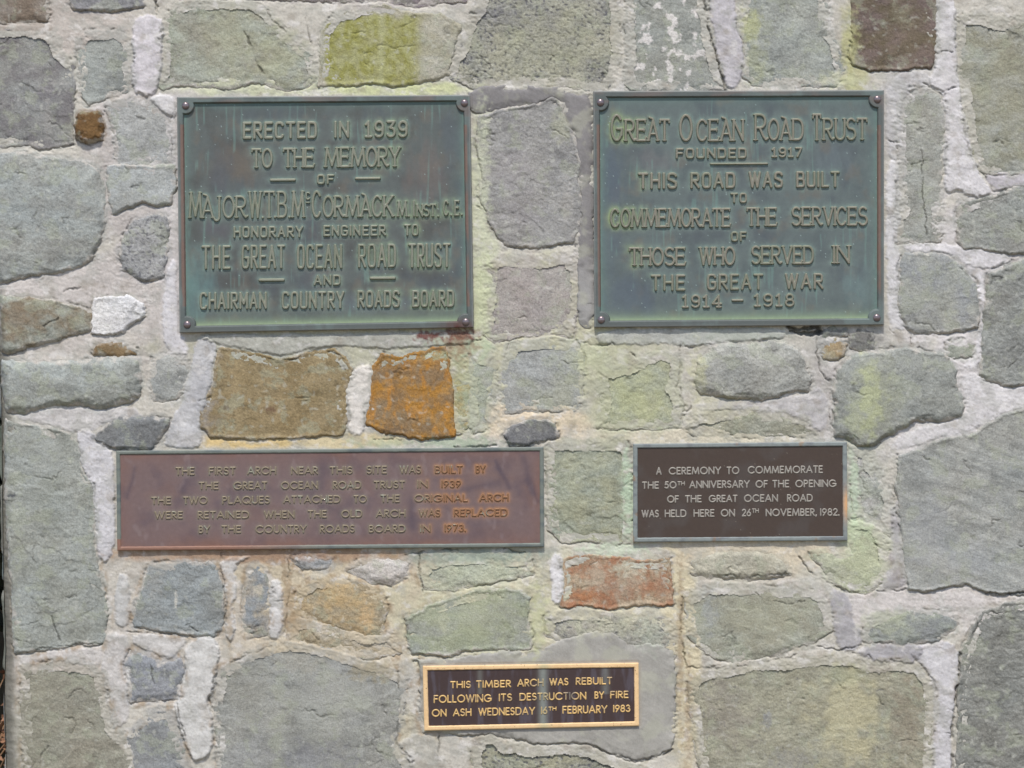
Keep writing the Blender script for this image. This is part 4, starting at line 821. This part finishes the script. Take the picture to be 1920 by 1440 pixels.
T = 'mono'; E_ = 'serif'
W1 = [("ERECTED",455,596,228,262,T,3.3),("IN",626.5,656,227,260.5,T,3.0),("1939",683.5,766,226,260,T,3.2),
      ("TO",471,513,278,317,E_,2.9),("THE",530,592,277,316.5,E_,2.9),("MEMORY",608,752,275,315.5,E_,2.9),
      ("OF",594,628,327,347,T,2.5),
      ("M",354,381,359,411,E_,2.8),("ÀJOR",378,466,367,411,E_,2.7),("W",466,492,358,411,E_,2.6),(".",491,496,405,411,E_,2.4),("T",494,517,358,411,E_,2.7),(".",514,519,404,410,E_,2.4),("B",520,540,358,410,E_,2.8),(".",541,546,404,410,E_,2.4),
      ("M",546,573,357,410,E_,2.8),("C",573,583,360,376,T,1.9),("C",584,605,357,410,E_,2.9),("ORMÀCK",604.5,740,366,409,E_,2.8),
      ("M",744,765,376,408,E_,2.3),(".",765,770,403,408,E_,2.0),("I",774,779,376,408,E_,2.4),("NST",780,819,382,408,E_,2.3),(".",820,825,403,408,E_,2.0),("C",830,843,375,406,E_,2.3),(".",844,849,401,406,E_,2.),("E",851,863,375,406,E_,2.3),(".",864,869,400,405,E_,2.),
      ("HONORARY",438,570,424,447,T,2.5),("ENGINEER",606,725,422,444,T,2.5),("TO",757,786,420,443.5,T,2.5),
      ("THE",378,434,460,506,T,2.9),("GREAT",453,536,459,505,T,2.9),("OCEAN",556.5,643,458,505,T,2.9),("ROAD",671,744,457,503,T,2.9),("TRUST",765,846,456,503,T,2.9),
      ("AND",588,640,515,536,T,2.4),
      ("CHAIRMAN",374.5,502,547.5,581,T,2.8),("COUNTRY",528,647,546,580,T,2.8),("ROADS",669.5,751,544,578,T,2.9),("BOARD",772,853,543.5,577,T,2.9)]
B1 = [(506,556,335,341),(665.5,715,332,338),(485,535,522,528.5),(693,743,518.5,525),(573.5,582.5,378.5,382)]
W2 = [("G",1143.5,1168.5,214,267,E_,3.0),("REÀT",1170,1256.5,223,267,E_,2.9),("O",1272,1299,214,267,E_,3.0),("CEÀN",1304,1395,223,267,E_,2.8),("R",1413,1440,213,266,E_,2.9),("OÀD",1438,1507,222,265.5,E_,2.8),("T",1521,1540,213,266,E_,2.9),("RUST",1541,1626.5,221,265,E_,2.8),
      ("FOUNDED",1266,1400,277.5,299,T,2.6),("1917",1445,1504,276,297,T,2.5),
      ("THIS",1195,1270,323.5,356,T,3.2),("ROAD",1293,1379,323,355,T,3.1),("WAS",1402,1468,321.5,354,T,3.1),("BUILT",1491,1574,321,353,T,3.0),
      ("TO",1368,1400.5,361.5,382,T,2.5),
      ("COMMEMORATE",1142.5,1371,390,428,E_,2.7),("THE",1398,1458,388.5,426,E_,2.7),("SERVICES",1482,1627,387,425,E_,2.7),
      ("OF",1369,1400,434,454,T,2.4),
      ("THOSE",1178,1287,463,500,E_,2.8),("WHO",1309.5,1379,462,499,E_,2.8),("SERVED",1406.5,1526,460,497,E_,2.8),("IN",1560,1593.5,459,496,E_,2.8),
      ("THE",1219,1285,514.5,546.5,T,2.9),("GREAT",1324,1431,513,545,T,2.9),("WAR",1470,1543.5,512,543.5,T,2.9),
      ("1914",1277.5,1353.5,552,578.5,T,2.6),("1918",1412,1489.5,550,576.5,T,2.6)]
B2 = [(1330,1440,305.5,310),(1370.5,1394,560.5,566)]
G_ = 'geo'
def gw(lst, r): return [(t, a, b, c, d, G_, r) for t, a, b, c, d in lst]
W3 = gw([("THE",329.5,366,875.5,891),("FIRST",392,443,875,890.5),("ARCH",464,519,874.5,890),("NEAR",546,597,874.5,889.5),("THIS",618,662,874,889),("SITE",687,726,873,888.5),("WAS",749,790,872.5,888),("BUILT",815,868,872,887.5),("BY",891.5,911,871.5,887),
  ("THE",373,411,903,918),("GREAT",438,502,902.5,918),("OCEAN",527,597,902,917.5),("ROAD",624,678,901.5,917),("TRUST",701,760,901,916),("IN",782,803,900,915),("1939",827.5,865,899.5,914.5),
  ("THE",284,322,931,946),("TWO",344,390.5,930.5,945.5),("PLAQUES",417,507,929.5,945),("ATTACHED",531.5,639,928.5,943.5),("TO",663,688.5,928,943),("THE",713.5,750,927,942),("ORIGINAL",776.5,877.5,926,941),("ARCH",898.5,954,925,940),
  ("WERE",290.5,344,958,973),("RETAINED",371,468,957.5,972.5),("WHEN",495,553.5,957,972),("THE",577,613.5,956,971),("OLD",640,680,955.5,970.5),("ARCH",705,761,955,970),("WAS",785,826,954,969),("REPLACED",851,952,953,968),
  ("BY",373,395,985,1000),("THE",415.5,453,984.5,999.5),("COUNTRY",479.5,576,984,999.5),("ROADS",600,666,983.5,999),("BOARD",691.5,761,983.5,998.5),("IN",787.5,808,983,998),("1973.",833.5,874,982,997)], 1.55)
W4 = gw([("A",1229.5,1240.5,875.5,890.5),("CEREMONY",1253,1352,875,890),("TO",1361.5,1386,874.5,889.5),("COMMEMORATE",1401,1542.5,873,888),
  ("THE",1203,1235.5,902.5,917),("50",1245,1268.5,902,916.5),("ANNIVERSARY",1291.5,1405.5,900.5,915.5),("OF",1415.5,1439.5,900,915),("THE",1447,1479.5,899.5,914.5),("OPENING",1490,1568,899,914),
  ("OF",1250,1273,928.5,943),("THE",1283.5,1315.5,928,942.5),("GREAT",1328,1382.5,927.5,942),("OCEAN",1394,1458.5,926.5,941.5),("ROAD",1474.5,1523.5,926,941),
  ("WAS",1202,1235.5,955.5,970.5),("HELD",1245.5,1287,955,970),("HERE",1299.5,1339.5,954.5,969.5),("ON",1350.5,1378,954,969),("26",1390,1408,953.5,968.5),("NOVEMBER,",1434.5,1531,953,968),("1982.",1536.5,1573.5,952.5,967.5)], 1.5)
W4 += gw([("TH",1269.5,1284,902,910.5),("TH",1409,1422.5,953,962)], 1.1)
W5 = gw([("THIS",844,883.5,1276,1290),("TIMBER",892.5,958.5,1274.5,1289),("ARCH",969.5,1019.5,1272,1287),("WAS",1029.5,1066,1270.5,1285),("REBUILT",1079,1148,1269,1283.5),
  ("FOLLOWING",813,922.5,1301.5,1317),("ITS",935,960.5,1299.5,1314.5),("DESTRUCTION",973.5,1099.5,1297.5,1312.5),("BY",1114,1133,1295.5,1310),("FIRE",1143.5,1178.5,1294.5,1309),
  ("ON",809.5,838,1328.5,1343.5),("ASH",849,884.5,1327.5,1342.5),("WEDNESDAY",896.5,1003.5,1325.5,1341),("16",1014,1026.5,1324,1339),("FEBRUARY",1054,1139,1322,1337.5),("1983",1149,1182,1320.5,1335)], 1.45)
W5 += gw([("TH",1028,1043.5,1324,1332)], 1.05)

GAPS = {'mono': .34, 'serif': .16, 'geo': .26}
def y1(X, Y): return .5 * sstep(560, 800, X) * sstep(-.2, .3, fbm(X / 60, Y / 60, 601, 3) + .1)
def y2(X, Y): return np.clip(1.0 - sstep(1150, 1240, X) * 1.0, 0, 1)
plaque('P1', "memorial_plaque", "large green bronze plaque headed ERECTED IN 1939, left of the two big ones", "plaque", 8.0, 13, 6.5, 2.8, W1, B1, 4.6, .7,
       green_colours(31, (93, 99, 96), (80, 80, 77), (138, 138, 122), y1, [(440,310,70,50,(108,100,88),.7),(800,330,50,80,(112,104,98),.6),(415,330,30,50,(84,90,96),.6),(850,270,30,80,(88,96,100),.6),(410,430,40,20,(92,90,94),.6),(370,540,36,70,(108,140,136),.6),(610,500,40,80,(108,106,104),.5),(700,570,120,24,(98,106,112),.5),(720,290,80,30,(112,106,98),.4)]), bolts=[(349.5,199.5),(871,194.5),(352.5,609),(873.5,604)], boss=17, group="bronze memorial plaques", gaps=GAPS)
plaque('P2', "memorial_plaque", "large teal bronze plaque headed GREAT OCEAN ROAD TRUST, founded 1917", "plaque", 8.0, 13, 6.5, 2.8, W2, B2, 4.6, .7,
       green_colours(57, (98, 108, 106), (88, 97, 97), (136, 130, 116), y2, [(1150,340,26,130,(88,98,108),.7),(1180,560,70,50,(90,100,108),.7),(1140,470,30,60,(94,104,108),.6),(1230,300,60,30,(118,118,116),.5),(1560,300,60,40,(110,122,124),.4),(1610,540,40,60,(112,132,130),.5)]), bolts=[(1125.5,193.5),(1643.5,187.5),(1127,600),(1642.5,596)], boss=17, group="bronze memorial plaques", gaps=GAPS, slope=-.004)

def brown_colours(X, Y, din, LD):
    n1 = fbm(X / 70, Y / 60, 81, 5); n2 = fbm(X / 60, Y / 60, 82, 4); n3 = fbm(X / 10, Y / 10, 83, 3)
    C = flat((117, 99, 97), X)
    C = mixc(C, (100, 86, 90), sstep(-.1, .45, n2 + .3 * n1) * .75)
    C = mixc(C, (122, 98, 90), sstep(.0, .6, n1) * .5)
    C = mixc(C, (128, 94, 80), np.exp(-np.clip(din - 8, 0, 80) / 16.) * (.5 + .4 * n1))
    C = mixc(C, (138, 122, 120), sstep(.25, .6, fbm(X / 26, Y / 40, 84, 3)) * .4)
    for a_, b_, w_, k_ in (((252, 878), (240, 930), 4, .6), ((350, 900), (346, 925), 6, .6), ((930, 865), (955, 915), 5, .7), ((980, 855), (1000, 925), 7, .55), ((868, 920), (935, 905), 7, .55), ((610, 875), (600, 915), 10, .5), ((770, 935), (775, 985), 8, .6), ((610, 950), (640, 960), 9, .5), ((820, 1000), (900, 1000), 12, .4), ((870, 870), (915, 865), 8, .4), ((990, 900), (1010, 940), 5, .5)):
        C = mixc(C, (80, 70, 80), np.exp(-(seg_d(X + 5 * n2, Y + 5 * n1, a_, b_) / w_) ** 2) * k_ * .8)
    halo = np.exp(-np.clip(LD, 0, 60) / 2.6); C = mixc(C, (178, 130, 88), halo * sstep(740, 850, X) * .8); C = mixc(C, (134, 128, 112), halo * (1 - sstep(740, 850, X)) * .5)
    R = flat((118, 124, 116), X); R = mixc(R, (100, 108, 106), sstep(0, .5, fbm(X / 60, Y / 20, 86, 3)))
    R = mixc(R, (140, 106, 90), (Y > 1010) * (1 - sstep(420, 640, X)))
    Lc = flat((142, 130, 110), X); Lc = mixc(Lc, (140, 98, 66), sstep(760, 850, X) * .8); Lc = mixc(Lc, (150, 158, 144), sstep(.3, .6, fbm(X / 20, Y / 20, 87, 3)) * .5)
    return {'plate': C * (1 + .05 * n3)[..., None], 'rim': R * (1 + .06 * n3)[..., None], 'letter': Lc}
plaque('P3', "history_plaque", "long purple brown metal plaque beginning THE FIRST ARCH NEAR THIS SITE", "plaque", 8.0, 8, 2.6, 2.2, W3, [], 2.2, .5, brown_colours, gaps=GAPS)

def dark_colours(X, Y, din, LD):
    n1 = fbm(X / 60, Y / 60, 91, 4); n3 = fbm(X / 10, Y / 10, 92, 3)
    C = flat((74, 62, 54), X); C = mixc(C, (82, 76, 72), sstep(0, .5, n1) * .5)
    C = mixc(C, (140, 130, 118), sstep(.80, .85, noise(X / 3, Y / 3, 93)) * .7)
    R = flat((134, 141, 138), X); R = mixc(R, (114, 118, 120), sstep(0, .5, fbm(X / 30, Y / 12, 94, 4)) * .8)
    R = mixc(R, (150, 112, 70), sstep(.4, .7, fbm(X / 30, Y / 40, 95, 3) + .25 * np.exp(-((X - 1190) ** 2 / 300 + (Y - 860) ** 2 / 1800))) * .6)
    R = mixc(R, (216, 168, 120), np.exp(-((X - 1587) ** 2 / 60 + (Y - 945) ** 2 / 700)))
    return {'plate': C * (1 + .04 * n3)[..., None], 'rim': R * (1 + .08 * n3)[..., None], 'letter': flat((160, 154, 144), X) * (1 + .1 * n3)[..., None]}
plaque('P4', "anniversary_plaque", "small dark brown plaque with grey frame and pale letters about the 50th anniversary", "plaque", 8.0, 8.5, 2.6, 1.2, W4, [], 1.3, .5, dark_colours, gaps=GAPS, slope=-.01)

def gold_colours(X, Y, din, LD):
    n1 = fbm(X / 40, Y / 50, 101, 4); n3 = fbm(X / 8, Y / 8, 102, 3)
    C = flat((68, 54, 52), X); C = mixc(C, (90, 84, 92), sstep(.05, .5, fbm(X / 12, Y / 70, 103, 4)) * .6)
    st1 = np.exp(-((X - 1018) / 8.) ** 2) * .75 + np.exp(-((X - 900) / 5.) ** 2) * (Y < 1300) * .3 + np.exp(-((X - 1135) / 7.) ** 2) * (Y < 1300) * .35
    C = mixc(C, (142, 148, 140), st1)
    R = flat((232, 197, 148), X); R = mixc(R, (220, 182, 132), sstep(0, .5, n1) * .5)
    R = mixc(R, (190, 180, 140), np.exp(-((X - 1020) / 12.) ** 2) * .8); R = mixc(R, (110, 84, 54), sstep(.62, .75, noise(X / 3.4, Y / 3.4, 104)) * .8)
    Lc = flat((220, 184, 122), X); Lc = mixc(Lc, (158, 140, 116), sstep(.15, .5, fbm(X / 30, Y / 14, 105, 3)) * .7); Lc = mixc(Lc, (160, 158, 130), np.exp(-((X - 1020) / 12.) ** 2) * .6)
    Lc = mixc(Lc, (120, 116, 112), np.exp(-((X - 1068) / 10.) ** 2) * (Y > 1290) * (Y < 1318) * .9)
    return {'plate': C * (1 + .04 * n3)[..., None], 'rim': R * (1 + .04 * n3)[..., None], 'letter': Lc}
plaque('P5', "rebuilding_plaque", "small dark plaque with gold frame and gold letters below the others", "plaque", 8.0, 8.7, 2.8, 1.2, W5, [], 1.5, .5, gold_colours, gaps=GAPS, slope=-.018)

# ------------------------------------------------------------------ ground and what stands behind the wall's left corner
def ground_mat(name, a, b, sc_):
    m, N, L, bs = new_mat(name)
    tc = N.new("ShaderNodeTexCoord"); n = N.new("ShaderNodeTexNoise"); n.inputs["Scale"].default_value = sc_; n.inputs["Detail"].default_value = 8
    L.new(tc.outputs["Object"], n.inputs["Vector"])
    cr_ = N.new("ShaderNodeValToRGB"); cr_.color_ramp.elements[0].position = .35; cr_.color_ramp.elements[1].position = .65
    cr_.color_ramp.elements[0].color = (*lin(a), 1); cr_.color_ramp.elements[1].color = (*lin(b), 1)
    L.new(n.outputs[0], cr_.inputs[0]); L.new(cr_.outputs[0], bs.inputs["Base Color"]); bs.inputs["Roughness"].default_value = .95
    bp = N.new("ShaderNodeBump"); bp.inputs["Strength"].default_value = .6; bp.inputs["Distance"].default_value = .03
    L.new(n.outputs[0], bp.inputs["Height"]); L.new(bp.outputs[0], bs.inputs["Normal"])
    return m
gx, gy = np.meshgrid(np.concatenate([np.linspace(-400, -12, 12), np.linspace(-10, 10, 90), np.linspace(12, 400, 12)]), np.concatenate([np.linspace(-400, -12, 12), np.linspace(-10, 10, 90), np.linspace(12, 400, 12)]))
gz = .03 * fbm(gx / 1.5, gy / 1.5, 700, 4)
bank = sstep(.9, 3.0, gy) * (1.0 + .25 * fbm(gx / 1.2, gy / 1.2, 701, 4)) * sstep(-14, -2, gx) * (1 - sstep(30, 60, gx)) * (1 - sstep(20, 40, gy)) * 2.4
gz = np.where(gz + bank > 0, gz + bank, gz)
idx = np.arange(gx.size).reshape(gx.shape)
F = np.stack([idx[:-1, :-1].ravel(), idx[:-1, 1:].ravel(), idx[1:, 1:].ravel(), idx[1:, :-1].ravel()], 1)
g = link("ground", mesh_from("ground", np.stack([gx.ravel(), gy.ravel(), gz.ravel()], 1), F), ground_mat("dry_earth", (96, 84, 62), (132, 120, 92), 3.))
g["kind"] = "structure"

def leaf_mat(name, a, b):
    m, N, L, bs = new_mat(name)
    oi = N.new("ShaderNodeTexCoord"); n = N.new("ShaderNodeTexNoise"); n.inputs["Scale"].default_value = 9
    L.new(oi.outputs["Object"], n.inputs["Vector"]); r = N.new("ShaderNodeValToRGB")
    r.color_ramp.elements[0].position = .38; r.color_ramp.elements[1].position = .62
    r.color_ramp.elements[0].color = (*lin(a), 1); r.color_ramp.elements[1].color = (*lin(b), 1)
    L.new(n.outputs[0], r.inputs[0]); L.new(r.outputs[0], bs.inputs["Base Color"]); bs.inputs["Roughness"].default_value = .8
    return m
def tube(V, F, pts, r0, r1, ns=5):
    pts = [Vector(p) for p in pts]; base = len(V)
    for i, p in enumerate(pts):
        t = (pts[min(i + 1, len(pts) - 1)] - pts[max(i - 1, 0)]).normalized(); a = t.orthogonal().normalized(); b = t.cross(a)
        r = r0 + (r1 - r0) * i / (len(pts) - 1)
        for k in range(ns): th = 2 * math.pi * k / ns; V.append(tuple(p + a * r * math.cos(th) + b * r * math.sin(th)))
    for i in range(len(pts) - 1):
        for k in range(ns): j = (k + 1) % ns; F.append((base + i * ns + k, base + i * ns + j, base + (i + 1) * ns + j, base + (i + 1) * ns + k))
rr = random.Random(11)
def shrub(name, label, cat, loc, rad, h, ns, nl, stem_m, leaf_m, leaf):
    root = empty(name, loc, label, cat)
    V, F, V2, F2 = [], [], [], []
    for i in range(ns):
        a = rr.uniform(0, 2 * math.pi); d = rad * rr.uniform(.3, 1); hh = h * rr.uniform(.6, 1.05)
        p = [(rr.uniform(-.05, .05), rr.uniform(-.05, .05), 0)]
        for k in range(1, 7):
            t = k / 6; p.append((d * math.cos(a) * t ** 1.3 + rr.uniform(-.02, .02), d * math.sin(a) * t ** 1.3 + rr.uniform(-.02, .02), hh * (t - .25 * t ** 3)))
        tube(V, F, p, .006, .0015)
        for _ in range(nl // ns):
            t = rr.uniform(.25, 1); i0 = min(int(t * 6), 5); q = Vector(p[i0]).lerp(Vector(p[i0 + 1]), t * 6 - i0)
            dr = Vector((rr.gauss(0, 1), rr.gauss(0, 1), rr.gauss(0, .7))).normalized(); sd2 = dr.orthogonal().normalized() * leaf * .22
            l = leaf * rr.uniform(.5, 1.2); b0 = len(V2); dn = Vector((0, 0, -.25 * l))
            V2 += [tuple(q), tuple(q + dr * l * .5 + sd2), tuple(q + dr * l + dn), tuple(q + dr * l * .5 - sd2)]; F2.append((b0, b0 + 1, b0 + 2, b0 + 3))
    link("stems", mesh_from("stems", V, F), stem_m, root); link("foliage", mesh_from("foliage", V2, F2, smooth=False), leaf_m, root)
    return root
M_TWIG = leaf_mat("dry_twig", (120, 92, 66), (150, 118, 88)); M_DEAD = leaf_mat("dead_fronds", (112, 78, 58), (152, 112, 84)); M_DARK = leaf_mat("dark_leaves", (38, 42, 28), (62, 66, 46))
shrub("dead_bracken", "brown dead bracken with dry curling stems behind the wall's lower left corner", "bracken", (-1.42, .45, 0), .38, .98, 70, 1800, M_TWIG, M_DEAD, .03)
shrub("dark_bush", "dark green bush in shade behind the wall's left edge", "bush", (-1.75, 1.1, 0), .8, 2.6, 60, 6000, M_TWIG, M_DARK, .12)
